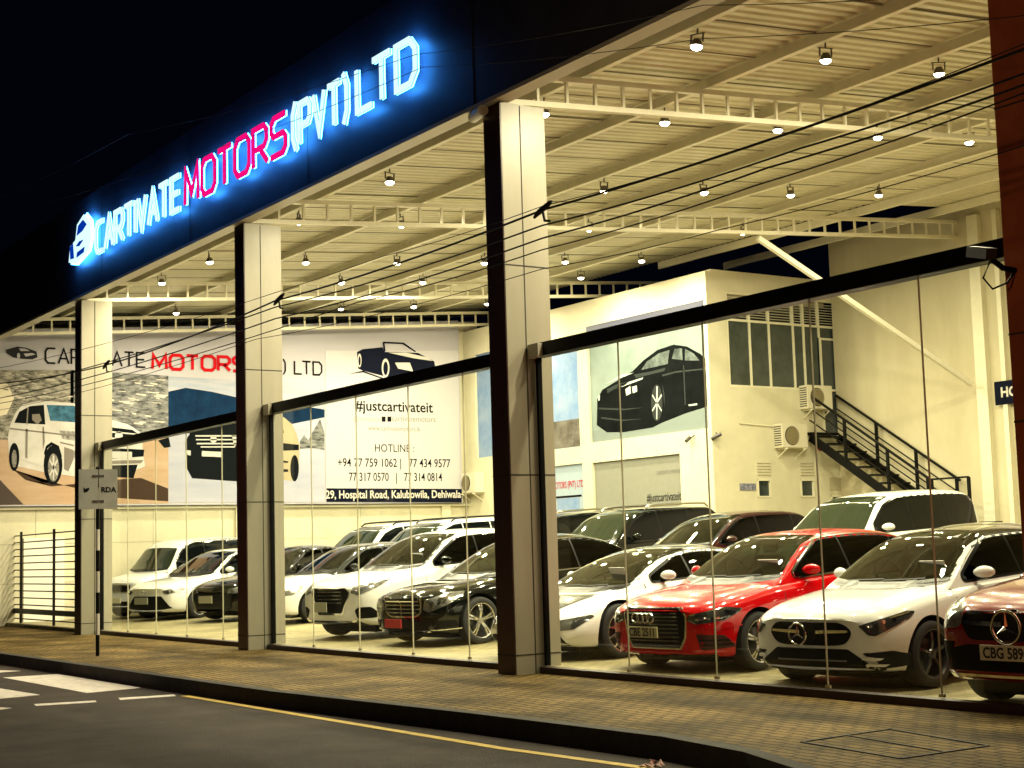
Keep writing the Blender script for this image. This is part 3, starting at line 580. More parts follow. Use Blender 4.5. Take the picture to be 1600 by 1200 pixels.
text('printed_text','CARTIVATE MOTORS',.13,grey,p5,(1.25,-.008,3.25),(1,0,0),(0,0,1),xs=.8)
text('printed_text','www.cartivatemotors.lk',.13,grey,p5,(1.25,-.008,2.25),(1,0,0),(0,0,1),xs=.8)
mb=MB()
for x in (-1.76,-.6,.58,1.74): mb.box(x-.02,x+.02,-.04,-.003,0,3.6)
# roller awning over the large poster
o=box(XO+FH[2][0]+.01,XO+FH[2][1]-.01,YO-.02,YO+.05,FH[2][3]-.33,FH[2][3]-.01).build('roller_blind',mat('blind_navy',(.05,.055,.10),.5)); tag(o,'dark blue roller blind along the top of the large office poster','blind')
# cctv on the office corner
for i,(u,v,s) in enumerate(((1080,686,-1),(1120,682,1))):
    p=un(u,v,1,YO-.1) if i==0 else un(u,v,0,XO+.1)
    c=empty('security_camera',p,0,label=['small dark security camera under the large office poster','small dark security camera on the side wall near the office corner'][i],cat='security camera')
    MB().tube([(.10*s,.05,.05),(-.1,-.08,-.05)],.045,10).build('housing',mat('cctv',(.06,.055,.05),.4),c,True); MB().tube([(.0,0,.03),(-.02 if i else .0,.12 if i==0 else 0,.10)],.015).build('bracket',MATS['cctv'],c)
# small blue notice, meter, alarm bell
o=box(XO+.001,XO+.02,14.28,14.78,2.72,2.88).build('notice_board',P_('notice',(.08,.09,.25),c2=(.5,.5,.6),nscale=18)); tag(o,'small blue printed notice on the office side wall','notice')
o=MB().lathe([(0,.06),(.04,.06),(.07,.03),(.08,0)],16,'x',(XO+.0,16.95,3.75)).build('alarm_bell',mat('bell_red',(.25,.03,.02),.4),None,True); tag(o,'small dark red alarm bell on the office side wall below the air conditioners','alarm bell')
o=MB().tube([(XO+.02,14.35,4.3),(XO+.03,15.6,4.24),(XO+.03,15.62,4.24)],.015).build('wall_pipe',steel_white); tag(o,'thin pale pipe running along the side wall to the lower air conditioner','pipe')
# air conditioners
def ac(loc,rz,label):
    t=empty('air_conditioner',loc,rz,label=label,cat='air conditioner',group='air conditioner units on the office walls')
    box(-.42,.42,-.30,0,0,.58).build('casing',mat('ac_cream',(.66,.62,.48),.45),t,bevel=.012)
    mb=MB().lathe([(.21,-.318),(.225,-.312),(.225,-.300)],28,'y',(-.1,0,.29))
    for k in range(5): mb.lathe([(.03+.035*k,-.316),(.038+.035*k,-.316)],24,'y',(-.1,0,.29))
    mb.build('fan_guard',plastic,t); MB().lathe([(0,-.306),(.21,-.306)],28,'y',(-.1,0,.29)).build('fan_disc',mat('fan_tan',(.34,.28,.15),.5),t)
    mb=MB()
    for k in range(9): mb.box(-.424,-.418,-.27,-.03,.06+k*.055,.085+k*.055)
    mb.build('side_grille',dark_m,t)
    mb=MB()
    for x in (-.3,.3): mb.beam((x,0,-.02),(x,-.34,-.02),.03,.03).beam((x,0,-.22),(x,-.3,-.03),.02,.02)
    mb.build('wall_bracket',steel_white,t); return t
ac((XO+.31+.01,16.75,4.68),R(90),'upper cream air conditioner unit on the side wall beside the stair top')
ac((XO+.31+.01,15.85,3.72),R(90),'lower cream air conditioner unit on the office side wall')
for o in col.objects:
    if o.name.startswith('air_conditioner'): o.location.x=XO+.005
p=un(736,765,1,YO-.2); ac((p.x,YO-.005,p.z-.1),0,'air conditioner unit beside the right end of the big banner')
# back wall
bw=empty('back_wall',(XO,YBK,0),0,label='tall stained cream back wall behind the stairs',cat='wall')
mb=MB(); mb.prism([(.002,0),(.002,8.9),(23,8.9),(23,0)],lambda a,b,t:(a,t,b),.2); mb.build('wall',stain_wall,bw)
for x in (4.45,5.15): box(x,x+.30 if x<5 else x+.12,-.14,0,0,8.7).build('pilaster',steel_white,bw)
o=box(XO+5.4,XO+12,YBK-.10,YBK-.01,3.6,8.2).build('wall_panel',mat('panel_pink',(.66,.58,.52),.6)); tag(o,'pale pinkish sheet panel on the back wall at the right edge','panel')
p=un(1553,597,1,YBK-.15); hb=empty('wall_sign',(p.x,YBK-.15,p.z),0,label='dark blue sign with white capitals on the back wall beside the red brown column',cat='sign')
box(0,2.3,0,.03,-.52,0).build('board',MATS['print_navy'],hb); text('lettering','HOTLINE',.30,wh,hb,(.16,-.004,-.26),(1,0,0),(0,0,1),align='LEFT',bold=.01)
# dark night behind the gaps: the neighbouring wall up there stays unlit
# stairs
st=empty('staircase',(XO,16.5,0),0,label='black steel staircase with railings descending along the back wall',cat='staircase')
sx0,sz0,sx1,sz1=.15,4.1,3.75,1.85
for y in (0,.95): MB().beam((sx0,y,sz0-.1),(sx1,y,sz1-.1),.05,.20).build('stringer',black_m,st)
t0=None
for k in range(11):
    f_=(k+.5)/11; x=sx0+(sx1-sx0)*f_; z=sz0+(sz1-sz0)*f_
    t=box(-.14,.14,.03,.92,-.02,.02).build('tread',black_m,st) if k==0 else t0.copy()
    if k: col.objects.link(t); t.parent=st
    else: t0=t
    t.location=(x,0,z)
box(-.1,.2,.0,.95,4.06,4.12).build('top_landing',black_m,st)
for y in (0,.95):
    mb=MB(); mb.beam((sx0,y,sz0+.95),(sx1+.1,y,sz1+.9),.05,.05).beam((sx0,y,sz0+.62),(sx1+.1,y,sz1+.6),.025,.025).beam((sx0,y,sz0+.32),(sx1+.1,y,sz1+.3),.025,.025); mb.build('handrail',black_m,st)
    for f_ in (.35 if y else .32,.68,1.0): 
        x=sx0+(sx1-sx0)*f_; z=sz0+(sz1-sz0)*f_; box(x-.03,x+.03,y-.03,y+.03,z-.1,z+.95).build('rail_post',black_m,st)
mb=MB(); 
for x in (sx1+.12,sx1+1.15): mb.box(x-.03,x+.03,-.05,.01,.0,sz1+.92)
for z in (sz1+.92,sz1+.5,sz1+.2): mb.beam((sx1+.12,-.02,z),(sx1+1.15,-.02,z),.045,.04)
mb.build('landing_guard',black_m,st); box(sx1,sx1+1.2,0,.95,1.74,1.80).build('lower_landing',black_m,st)
mb=MB(); mb.box(1.5,3.6,.9,.93,0,2.2); mb.build('under_stair_panel',mat('stair_dark',(.02,.02,.018),.7),st)
# ---------------------------------------------------------------- cars
def pch(tab,x):
    if x<=tab[0][0]: return tab[0][1]
    if x>=tab[-1][0]: return tab[-1][1]
    n=len(tab)
    for i in range(n-1):
        if x<=tab[i+1][0]: break
    def sl(i):
        if i<=0: return (tab[1][1]-tab[0][1])/(tab[1][0]-tab[0][0])
        if i>=n-1: return (tab[-1][1]-tab[-2][1])/(tab[-1][0]-tab[-2][0])
        a=(tab[i][1]-tab[i-1][1])/(tab[i][0]-tab[i-1][0]); b=(tab[i+1][1]-tab[i][1])/(tab[i+1][0]-tab[i][0])
        return 0 if a*b<=0 else 2*a*b/(a+b)
    h=tab[i+1][0]-tab[i][0]; t=(x-tab[i][0])/h; m0,m1=sl(i)*h,sl(i+1)*h; p0,p1=tab[i][1],tab[i+1][1]
    return (2*t**3-3*t*t+1)*p0+(t**3-2*t*t+t)*m0+(-2*t**3+3*t*t)*p1+(t**3-t*t)*m1
def crv(P,n):                                        # catmull-rom through half-section points, n samples
    P=[Vector(p) for p in P]; L=[0]
    for i in range(1,len(P)): L.append(L[-1]+max(1e-5,(P[i]-P[i-1]).length)**.5)
    out=[]
    for k in range(n):
        s=L[-1]*k/(n-1); i=0
        while i<len(P)-2 and s>L[i+1]: i+=1
        p1,p2=P[i],P[i+1]; p0=P[i-1] if i else p1*2-p2; p3=P[i+2] if i+2<len(P) else p2*2-p1
        t=(s-L[i])/(L[i+1]-L[i]); h=L[i+1]-L[i]
        m1=(p2-p0)/(L[i+1]-(L[i-1] if i else L[0]-h))*h; m2=(p3-p1)/((L[i+2] if i+2<len(P) else L[-1]+h)-L[i])*h
        out.append((2*t**3-3*t*t+1)*p1+(t**3-2*t*t+t)*m1+(-2*t**3+3*t*t)*p2+(t**3-t*t)*m2)
    return out
NS=26
def shell_body(S):
    L,W2=S['L'],S['W']/2; verts=[];faces=[]
    xs=[0,.015,.04,.08,.13,.19,.26,.34]; 
    k=.44
    while k<L-.44: xs.append(k); k+=.075
    xs+=[L-.34,L-.26,L-.19,L-.13,L-.08,L-.04,L-.015,L]
    M=2*NS-2; rings=[]
    for x in xs:
        zt=pch(S['top'],x); w=pch(S['plan'],x)*W2; zb=pch(S['bot'],x); zs=zt-pch(S['shdrop'],x); fl=S.get('flare',.0)
        zm=zb+(zs-zb)*.62; tk=S.get('tuck',.035)
        P=[(0,zt),(w*.35,zt-.004),(w*.62,zt-.016),(w*.80,zt-(zt-zs)*.34),(w*.90,zt-(zt-zs)*.66),(w*.955,zs),(w*.99,zs-(zs-zm)*.5),(w,zm),(w-.012,zb+(zs-zb)*.38),(w-tk*.9,zb+.10),(w-tk-.02,zb+.03),(w-tk-.09,zb),(w*.4,zb-.005),(0,zb-.005)]
        H=crv(P,NS); ring=[]
        bw=S.get('bowf',.24 if S['kind'] in('hatch','sedan','coupe') else .16)*max(0,1-x/.95)**1.3; fx=max(0,1-x/.7)**2; rx=max(0,1-(L-x)/.5)**2
        for j in range(M):
            p=H[j] if j<NS else H[M-j]; y=p.x if j<NS else -p.x
            xx=x+bw*(y/W2)**2+fx*pch(S['nose'],p.y)-rx*pch(S['tail'],p.y)
            ring.append(len(verts)); verts.append((xx,y,p.y))
        rings.append(ring)
    for i in range(len(rings)-1):
        a,b=rings[i],rings[i+1]
        for j in range(M): faces.append((a[j],a[(j+1)%M],b[(j+1)%M],b[j]))
    for ring,sgn in ((rings[0],-1),(rings[-1],1)):        # domed caps, built from rows across
        rows=[]
        for j in range(1,NS-1):
            a=ring[j]; b=ring[M-j]; row=[a]; yi=verts[a][1]
            for q in range(1,8):
                y=yi*(1-q/4); row.append(len(verts)); verts.append((verts[a][0]+sgn*S.get('dome',.05)*(1-(y/yi)**2 if yi>.01 else 0),y,verts[a][2]))
            row.append(b); rows.append(row)
        for r0,r1 in zip(rows,rows[1:]):
            for q in range(8):
                f=(r0[q],r0[q+1],r1[q+1],r1[q]); faces.append(f if sgn<0 else f[::-1])
        t=[ring[0]]; 
        for r0,e in ((rows[0],ring[0]),(rows[-1],ring[NS-1])):
            for q in range(8): faces.append((e,r0[q],r0[q+1]))
    return verts,faces
def shell_cabin(S):
    verts=[];faces=[];W2=S['W']/2; c0,c1=S['roof'][0][0],S['roof'][-1][0]; n=64; NH=28; M=2*NH-1; H=max(z for _,z in S['roof'])
    for i in range(n+1):
        t=i/n; x=c0+(c1-c0)*t; zr=pch(S['roof'],x); zt=pch(S['top'],x); zb=min(zt,zr)-.07-.0
        yb=pch(S['plan'],x)*W2*S.get('gh',.90); k=max(0.02,min(1,(zr-zb)/(H-zb))); yr=yb+(S['roofw']-yb)*k
        cr=.11*k
        P=[(0,zr),(yr*.4,zr-.010*k-.001),(yr*.7,zr-.030*k-.002),(yr*.9,zr-.065*k-.003),(yr,zr-cr-.004),(yr+(yb-yr)*.45,zr-cr-(zr-cr-zb)*.42),(yb,zb)]
        Hh=crv(P,NH); ff=max(0,1-t/.45); fr=max(0,(t-.6)/.4)
        for j in range(M):
            p=Hh[NH-1-j] if j<NH else Hh[j-NH+1]; y=-p.x if j<NH else p.x
            yn=abs(y)/yb
            verts.append((x+(S.get('bow',.16)*ff-.10*fr)*yn**2,y,p.y))
    for i in range(n):
        for j in range(M-1): a=i*M+j; faces.append((a,a+1,a+M+1,a+M))
    return verts,faces
def mk_me(name,v,f,mats,smooth=True):
    me=bpy.data.meshes.new(name); me.from_pydata(v,[],f); me.update()
    bm=bmesh.new(); bm.from_mesh(me); bmesh.ops.recalc_face_normals(bm,faces=bm.faces[:]); bm.to_mesh(me); bm.free()
    for m in mats: me.materials.append(m)
    if smooth: me.polygons.foreach_set('use_smooth',[True]*len(me.polygons))
    return me
def cut_arches(me,S):
    tmp=bpy.data.objects.new('tmp',me); col.objects.link(tmp); cuts=[]
    W2=S['W']/2; rr=S['r']+.055
    for ax in (S['oh'],S['oh']+S['wb']):
        for s in (-1,1):
            mb=MB().lathe([(0,s*(W2-.30)),(rr,s*(W2-.30)),(rr,s*(W2+.3)),(0,s*(W2+.3))],40,'y',(ax,0,S['r']-.005))
            c=mb.build('cut',dark_m); bmx=bmesh.new(); bmx.from_mesh(c.data); bmesh.ops.remove_doubles(bmx,verts=bmx.verts[:],dist=1e-5); bmesh.ops.recalc_face_normals(bmx,faces=bmx.faces[:]); bmx.to_mesh(c.data); bmx.free(); cuts.append(c)
            md=tmp.modifiers.new('b','BOOLEAN'); md.object=c; md.operation='DIFFERENCE'; md.solver='EXACT'; 
            try: md.material_mode='TRANSFER'
            except Exception: pass
    bpy.context.view_layer.update()
    new=bpy.data.meshes.new_from_object(tmp.evaluated_get(bpy.context.evaluated_depsgraph_get()))
    for c in cuts: bpy.data.objects.remove(c)
    bpy.data.objects.remove(tmp)
    if len(new.polygons)<500: return me
    try: new.set_sharp_from_angle(angle=R(50))
    except Exception: pass
    return new
def dens(poly,step):
    out=[]
    for i in range(len(poly)):
        a=Vector(poly[i]); b=Vector(poly[(i+1)%len(poly)]); n=max(1,int((b-a).length/step)); out+=[a+(b-a)*k/n for k in range(n)]
    return out
def rounded(poly,r,n=4):
    out=[]
    for i in range(len(poly)):
        p=Vector(poly[i]); a=Vector(poly[i-1])-p; b=Vector(poly[(i+1)%len(poly)])-p; ra=min(r,a.length*.45); rb=min(r,b.length*.45)
        A=p+a.normalized()*ra; B=p+b.normalized()*rb
        for k in range(n+1): t=k/n; out.append((A*(1-t)**2+p*2*t*(1-t)+B*t*t)[:])
    return out
def patch_me(bvh,polys,phi,off=.004,step=.05,flip=False,skirt=.02,zdir=0):
    f=R(phi); d=Vector((math.cos(f),math.sin(f),zdir)).normalized(); t=Vector((math.sin(f),-math.cos(f),0))
    V=[];F=[]
    for poly in polys:
        bd=dens(poly,step); pts=[p.copy() for p in bd]; nb=len(pts)
        x0=min(p.x for p in bd); x1=max(p.x for p in bd); y0=min(p.y for p in bd); y1=max(p.y for p in bd)
        a=x0+step*.6
        while a<x1:
            b=y0+step*.6
            while b<y1: pts.append(Vector((a,b))); b+=step
            a+=step
        r=delaunay_2d_cdt(pts,[(i,(i+1)%nb) for i in range(nb)],[list(range(nb))],1,1e-5)
        vs_,ed,fc=r[0],r[1],r[2]; n0=len(V); hit=[]
        for p in vs_:
            base=t*p.x+Vector((0,0,p.y)); o=base-d*6; h=bvh.ray_cast(o,d)
            if h[0] is None: hit.append(None); V.append(tuple(base)); continue
            nn=h[1] if h[1].dot(d)<0 else -h[1]
            q=h[0]-d*off*.4+nn*off*.6; hit.append(1); V.append(tuple(q))
        from collections import Counter
        ec=Counter()
        for fa in fc:
            if all(hit[i] for i in fa):
                F.append(tuple(n0+i for i in fa))
                for k in range(len(fa)): ec[tuple(sorted((fa[k],fa[(k+1)%len(fa)])))]+=1
        if skirt:
            mp={}
            for (a,b),c in ec.items():
                if c==1:
                    for i in (a,b):
                        if i not in mp: mp[i]=len(V); V.append(tuple(Vector(V[n0+i])+d*skirt))
                    F.append((n0+a,n0+b,mp[b],mp[a]))
    if flip: V=[(x,-y,z) for x,y,z in V]
    return V,F
def wheel(name,parent,x,y,z,r,rim,style,side,w=.22,rm=None):
    e=bpy.data.objects.new(name,None); col.objects.link(e); e.parent=parent; e.location=(x,y,z); e.empty_display_size=.05
    s=side; rm=rm or alloy
    MB().lathe([(rim,-w/2*s),(r-.035,-w/2*s),(r-.008,-w/2*.8*s),(r,-w/2*.4*s),(r,w/2*.4*s),(r-.008,w/2*.82*s),(r-.035,w/2*s),(rim+.01,w/2*s),(rim-.005,w/2*.9*s)],44,'y').build('tyre',rubber,e,True)
    mb=MB().lathe([(rim-.004,-w*.4*s),(rim-.02,w*.30*s),(rim-.004,w/2*.98*s),(rim+.006,w/2*1.02*s),(rim+.008,w/2*.9*s)],44,'y')
    yo=w/2*.80*s; n={'five':5,'twin':5,'multi':10,'blade':5,'seven':7}[style]
    def spoke(a,w0,w1,off=0):
        ca,sa=math.cos(a),math.sin(a)
        def P(rr,l,dy): return (rr*ca-l*sa,yo+dy,rr*sa+l*ca)
        b=len(mb.v)
        for rr,ww,dy in ((.03,w0,-.01*s),(rim*.5,(w0+w1)/2,.012*s),(rim*.86,w1,.006*s),(rim-.006,w1*1.1,-.012*s)):
            mb.v+=[P(rr,-ww+off,dy-.03*s),P(rr,-ww*.7+off,dy),P(rr,ww*.7+off,dy),P(rr,ww+off,dy-.03*s)]
        for i in range(3):
            for j in range(3): q=b+i*4+j; mb.f.append((q,q+1,q+5,q+4))
    for k in range(n):
        a=2*math.pi*k/n+.3
        if style=='twin': spoke(a-.11,.016,.017); spoke(a+.11,.016,.017)
        elif style=='multi': spoke(a,.012,.012)
        elif style=='seven': spoke(a,.02,.02)
        elif style=='blade': spoke(a,.022,.055)
        else: spoke(a,.022,.022)
    mb.lathe([(0,yo+.012*s),(.045,yo+.010*s),(.055,yo-.01*s)],20,'y'); mb.build('rim',rm,e,True)
    MB().lathe([(.0,w*.05*s),(rim*.62,w*.05*s),(rim*.62,w*.0*s)],24,'y').build('brake_disc',alloy_dark,e,True)
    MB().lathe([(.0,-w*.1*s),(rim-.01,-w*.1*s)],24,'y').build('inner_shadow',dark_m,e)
def plate_obj(parent,x,z,txt,m,tilt=0,y=0,bw=.46,bh=.12):
    o=box(x-.02,x,y-bw/2,y+bw/2,z-bh/2,z+bh/2).build('number_plate',m,parent)
    if txt: text('plate_text',txt,.125,mat('plate_ink',(.02,.02,.02),.5),o,(x-.023,y-.0,z-.004),(0,-1,0),(0,0,1),xs=.82,bold=.003)
    return o
def ring_obj(name,parent,c,R_,r_,m,n=40):
    mb=MB(); pts=[]
    base=len(mb.v)
    for i in range(n):
        a=2*math.pi*i/n; ct=Vector((0,math.cos(a),math.sin(a)))
        for k in range(8): b=2*math.pi*k/8; mb.v.append(tuple(Vector(c)+ct*(R_+r_*math.cos(b))+Vector((r_*math.sin(b),0,0))))
    for i in range(n):
        for k in range(8): mb.f.append((i*8+k,i*8+(k+1)%8,((i+1)%n)*8+(k+1)%8,((i+1)%n)*8+k))
    return mb.build(name,m,parent,True)
def star(parent,x,y,z,R_,m):
    ring_obj('badge_ring',parent,(x,y,z),R_,R_*.09,m)
    mb=MB()
    for k in range(3):
        a=math.pi/2+2*math.pi*k/3; t=Vector((0,math.cos(a),math.sin(a))); s=Vector((0,-t.z,t.y)); c=Vector((x,y,z)); n=len(mb.v)
        mb.v+=[tuple(c+t*R_),tuple(c+s*R_*.13),tuple(c-s*R_*.13),tuple(c+Vector((-.018,0,0))),tuple(c-t*.1*R_)]; mb.f+=[(n,n+1,n+3),(n,n+3,n+2)]
    mb.build('badge_star',m,parent)
def base_spec(kind):
    if kind=='sedan': S=dict(L=4.7,W=1.83,wb=2.8,oh=.86,r=.33,top=[(0,.74),(.05,.785),(.3,.85),(.8,.91),(1.35,.955),(2.0,.965),(3.2,.985),(4.0,1.0),(4.4,.99),(4.62,.96),(4.7,.90)],roof=[(1.22,.93),(1.5,1.07),(1.85,1.24),(2.15,1.37),(2.5,1.435),(2.9,1.445),(3.3,1.41),(3.7,1.28),(4.1,1.10),(4.3,.97)])
    elif kind=='hatch': S=dict(L=4.32,W=1.80,wb=2.66,oh=.86,r=.325,top=[(0,.725),(.05,.775),(.3,.845),(.8,.91),(1.3,.955),(2.0,.97),(3.2,1.0),(3.9,1.02),(4.2,1.0),(4.32,.9)],roof=[(1.18,.925),(1.45,1.07),(1.75,1.23),(2.05,1.36),(2.4,1.425),(2.9,1.435),(3.4,1.415),(3.85,1.36),(4.08,1.2),(4.25,.98)])
    elif kind=='suv': S=dict(L=4.6,W=1.86,wb=2.7,oh=.88,r=.36,top=[(0,.86),(.06,.92),(.3,1.0),(.8,1.06),(1.3,1.10),(2.0,1.12),(3.2,1.14),(4.2,1.15),(4.5,1.12),(4.6,1.0)],roof=[(1.2,1.08),(1.45,1.22),(1.8,1.42),(2.1,1.56),(2.5,1.64),(3.0,1.66),(3.6,1.645),(4.05,1.6),(4.3,1.45),(4.5,1.12)])
    elif kind=='big': S=dict(L=4.95,W=1.96,wb=2.85,oh=.9,r=.39,top=[(0,.98),(.06,1.06),(.3,1.13),(.8,1.18),(1.3,1.21),(2.0,1.22),(3.2,1.23),(4.6,1.24),(4.9,1.2),(4.95,1.1)],roof=[(1.35,1.18),(1.6,1.36),(1.85,1.55),(2.1,1.72),(2.5,1.82),(3.0,1.85),(3.8,1.85),(4.5,1.82),(4.72,1.66),(4.88,1.24)])
    elif kind=='van': S=dict(L=3.9,W=1.68,wb=2.45,oh=.78,r=.30,top=[(0,.86),(.05,.93),(.25,.99),(.6,1.04),(.9,1.07),(2.0,1.08),(3.2,1.08),(3.8,1.07),(3.9,1.0)],roof=[(.78,1.05),(.98,1.2),(1.2,1.42),(1.4,1.62),(1.7,1.74),(2.2,1.77),(3.0,1.77),(3.55,1.74),(3.75,1.5),(3.85,1.06)])
    elif kind=='coupe': S=dict(L=4.69,W=1.94,wb=2.8,oh=.94,r=.34,top=[(0,.50),(.06,.56),(.35,.68),(.8,.80),(1.2,.87),(1.9,.90),(2.8,.92),(3.6,.96),(4.3,.98),(4.6,.93),(4.69,.85)],roof=[(.95,.82),(1.3,.97),(1.7,1.13),(2.1,1.24),(2.5,1.285),(2.9,1.28),(3.4,1.2),(3.9,1.1),(4.4,.97)])
    L=S['L']; S['plan']=[(0,.775),(.03,.84),(.09,.895),(.2,.945),(.4,.98),(.75,.995),(1.3,.995),(L/2,1.0),(L-1.0,.99),(L-.4,.95),(L-.15,.88),(L,.76)]
    S['bot']=[(0,.24),(.3,.19),(.8,.17),(L-.8,.18),(L-.2,.26),(L,.32)]; S['shdrop']=[(0,.10),(.3,.12),(1.2,.10),(2,.06),(L-.5,.07),(L,.10)]
    S['nose']=[(.15,.07),(.3,.02),(.5,0),(.64,.01),(.76,.05),(.9,.13)]; S['tail']=[(.2,.06),(.5,0),(.8,.02),(1,.08)]
    if kind in('suv','big','van'): S['nose']=[(.2,.06),(.4,.0),(.7,.0),(.85,.03),(1.0,.10)]; S['bot']=[(0,.30),(.3,.24),(.8,.23),(L-.8,.24),(L-.2,.32),(L,.36)]
    if kind=='big': S['nose']=[(.2,.06),(.45,0),(.9,.0),(1.05,.05)]
    S['roofw']=S['W']/2*(.66 if kind!='van' else .76); S['kind']=kind
    if kind in('big','suv'): S['roofw']=S['W']/2*.70
    return S
def offset_top(S,x,dz): return pch(S['top'],x)+dz
def side_glass(S):                                   # outline of the side windows in (x,z)
    k=S['kind']; r=S['roof']; c0=r[0][0]; P=[]
    xa=c0+.30; 
    n=16; xe=r[-1][0]-(.28 if k!='van' else .12)
    up=[]
    for i in range(n+1):
        x=xa+(xe-xa)*i/n; z=pch(S['roof'],x+(-.12 if i<5 else .0))-.085-(.02 if k!='van' else 0); up.append((x,z))
    lo=[(x,pch(S['top'],x)+.015) for x,_ in up]
    good=[(u,l) for u,l in zip(up,lo) if u[1]>l[1]+.02]
    return [u for u,_ in good],[l for _,l in good]
CARS=[]
def car(kind,name,pos,th,paint,label,cat,det=2,mods=None,front=None,dark_side=False,wheels=('five',alloy),rails=False,chrome_line=False,roofm=None,mirror_m=None,cabin=None):
    S=base_spec(kind); 
    if mods: S.update(mods)
    c_=S['roof'][0][1]; S['roof']=[(x,c_+(z-c_)*(1.10 if kind in('hatch','sedan','coupe') else 1.05)) for x,z in S['roof']]
    X,Y=pos; za=floor_z(X,Y+S['oh']); zb_=floor_z(X,Y+S['oh']+S['wb']); sl=(zb_-za)/S['wb']
    T=empty(name,(X,Y,za-sl*S['oh']+.004),R(90+th),label=label,cat=cat,group='cars parked in the showroom'); T.rotation_euler=(0,-math.atan(sl),R(90+th))
    S['T']=T
    v,f=shell_body(S); me=mk_me('body',v,f,[paint]); bvh0=BVHTree.FromPolygons(v,f)
    me=cut_arches(me,S); 
    if dark_m.name not in [m.name for m in me.materials if m]: me.materials.append(dark_m)
    body=link_mesh('body',me,T)
    cv,cf=shell_cabin(S)
    # the windows are cut out of the cabin: keep roof and pillars
    cbv=BVHTree.FromPolygons(cv,cf); both=BVHTree.FromPolygons(v+cv,f+[tuple(i+len(v) for i in q) for q in cf])
    S['bvh']=both
    up,lo=side_glass(S)
    cme=mk_me('cabin',cv,cf,[cabin or paint]+([roofm] if roofm else [])); cab=link_mesh('cabin',cme,T); body_me=me
    if roofm:
        for p in cme.polygons:
            i_,j_=divmod(p.index,2*28-2)
            if i_>15 and abs(j_-27)<=15: p.material_index=1
    gm=mat('car_window',(.018,.025,.014),.03,spec=.4,coat=.3); gmd=mat('privacy_window',(.003,.004,.004),.04,spec=.35)
    if dark_side: gm_s=gmd
    else: gm_s=gmd
    # side windows, split by the door pillars
    poly=[*up,*lo[::-1]]
    xa,xb=up[0][0],up[-1][0]
    def add(nm,polys,phi,m,off=.004,both_sides=True,par=T,step=.06,smooth=True,zdir=0,skirt=.02,bv=None):
        o=None
        for fl in ((False,True) if both_sides else (False,)):
            V,F=patch_me(bv or both,polys,phi,off,step,fl,skirt,zdir)
            if not F: continue
            m_=mk_me(nm,V,F,[m],smooth)
            try: m_.set_sharp_from_angle(angle=R(35))
            except Exception: pass
            o=link_mesh(nm,m_,par)
        return o
    S['add']=add
    cuts={'sedan':[.47],'hatch':[.44,.86],'suv':[.42,.80],'big':[.36,.68],'van':[.38,.72],'coupe':[.30]}[kind]
    cuts=[0]+[xa+(xb-xa)*c for c in cuts]+[99]
    def at_x(pl,x): 
        for (a,b),(c,d2) in zip(pl,pl[1:]):
            if a<=x<=c: return b+(d2-b)*(x-a)/(c-a)
        return pl[0][1] if x<pl[0][0] else pl[-1][1]
    ring=[*[(p,q+.004) for p,q in up],*[(p,q+.002) for p,q in lo[::-1]]]
    if det>0:
        rb=ribbon([*rounded(ring,.02),rounded(ring,.02)[0]],.06); add('window_surround',[[p[:] for p in q] for q in rb],90,plastic,.003,skirt=0)
        if chrome_line: 
            rr=[*[(p,q+.028) for p,q in up],*[(p,q-.018) for p,q in lo[::-1]]]; rb=ribbon([*rr,rr[0]],.016); add('chrome_trim',[[p[:] for p in q] for q in rb],90,chrome,.009,skirt=0)
        for x in cuts[1:-1]: add('door_pillar',[[(x-.04,at_x(lo,x)),(x+.04,at_x(lo,x)),(x+.03,at_x(up,x)),(x-.03,at_x(up,x))]],90,plastic,.004,skirt=0)
    see=det>0 and not dark_side
    for a,b in zip(cuts,cuts[1:]):
        a=max(a+.018,xa); b=min(b-.018,xb)
        U=[(a,at_x(up,a))]+[p for p in up if a<p[0]<b]+[(b,at_x(up,b))]; Lw=[(a,at_x(lo,a))]+[p for p in lo if a<p[0]<b]+[(b,at_x(lo,b))]
        Q=rounded([*U,*Lw[::-1]],.015); add('side_window',[Q],90,CGD if see else gm_s,.007,skirt=0 if see else .02)
    # windscreen outlined in (s=-y, z)
    H=max(z for _,z in S['roof']); c0=S['roof'][0][0]; zc=pch(S['top'],c0)+.02; xh=[x for x,_ in S['roof']][4 if kind!='van' else 3]; zh=pch(S['roof'],xh)-.035
    yb=pch(S['plan'],c0)*S['W']/2*S.get('gh',.9); k=1; wt=S['roofw']*.86; wb_=yb*.90
    ws=rounded([(-wb_,zc+.03),(-wb_*.5,zc),(wb_*.5,zc),(wb_,zc+.03),(wt+.02,zh-.02),(wt*.5,zh),(-wt*.5,zh),(-wt-.02,zh-.02)],.05)
    add('windscreen',[ws],0,CG if see else gm,.006,False,skirt=0 if see else .02)
    if see:
        rb=ribbon([*ws,ws[0]],.075); add('windscreen_border',[[p[:] for p in q] for q in rb],0,plastic,.003,False,skirt=0)
        def inside(P,x,y):
            c=False
            for (x0,y0),(x1,y1) in zip(P,P[1:]+P[:1]):
                if (y0>y)!=(y1>y) and x<(x1-x0)*(y-y0)/(y1-y0)+x0: c=not c
            return c
        kill=[]
        for p in cme.polygons:
            c=p.center
            if (c.x<xh+.1 and abs(c.y)<S['W']/2*.86 and inside(ws,-c.y,c.z) and abs(p.normal.y)<.75) or (abs(p.normal.y)>.45 and inside(ring,c.x,c.z) and abs(c.y)>S['roofw']*.8): kill.append(p.index)
        bmk=bmesh.new(); bmk.from_mesh(cme); bmk.faces.ensure_lookup_table(); bmesh.ops.delete(bmk,geom=[bmk.faces[i] for i in kill],context='FACES'); bmk.to_mesh(cme); bmk.free()
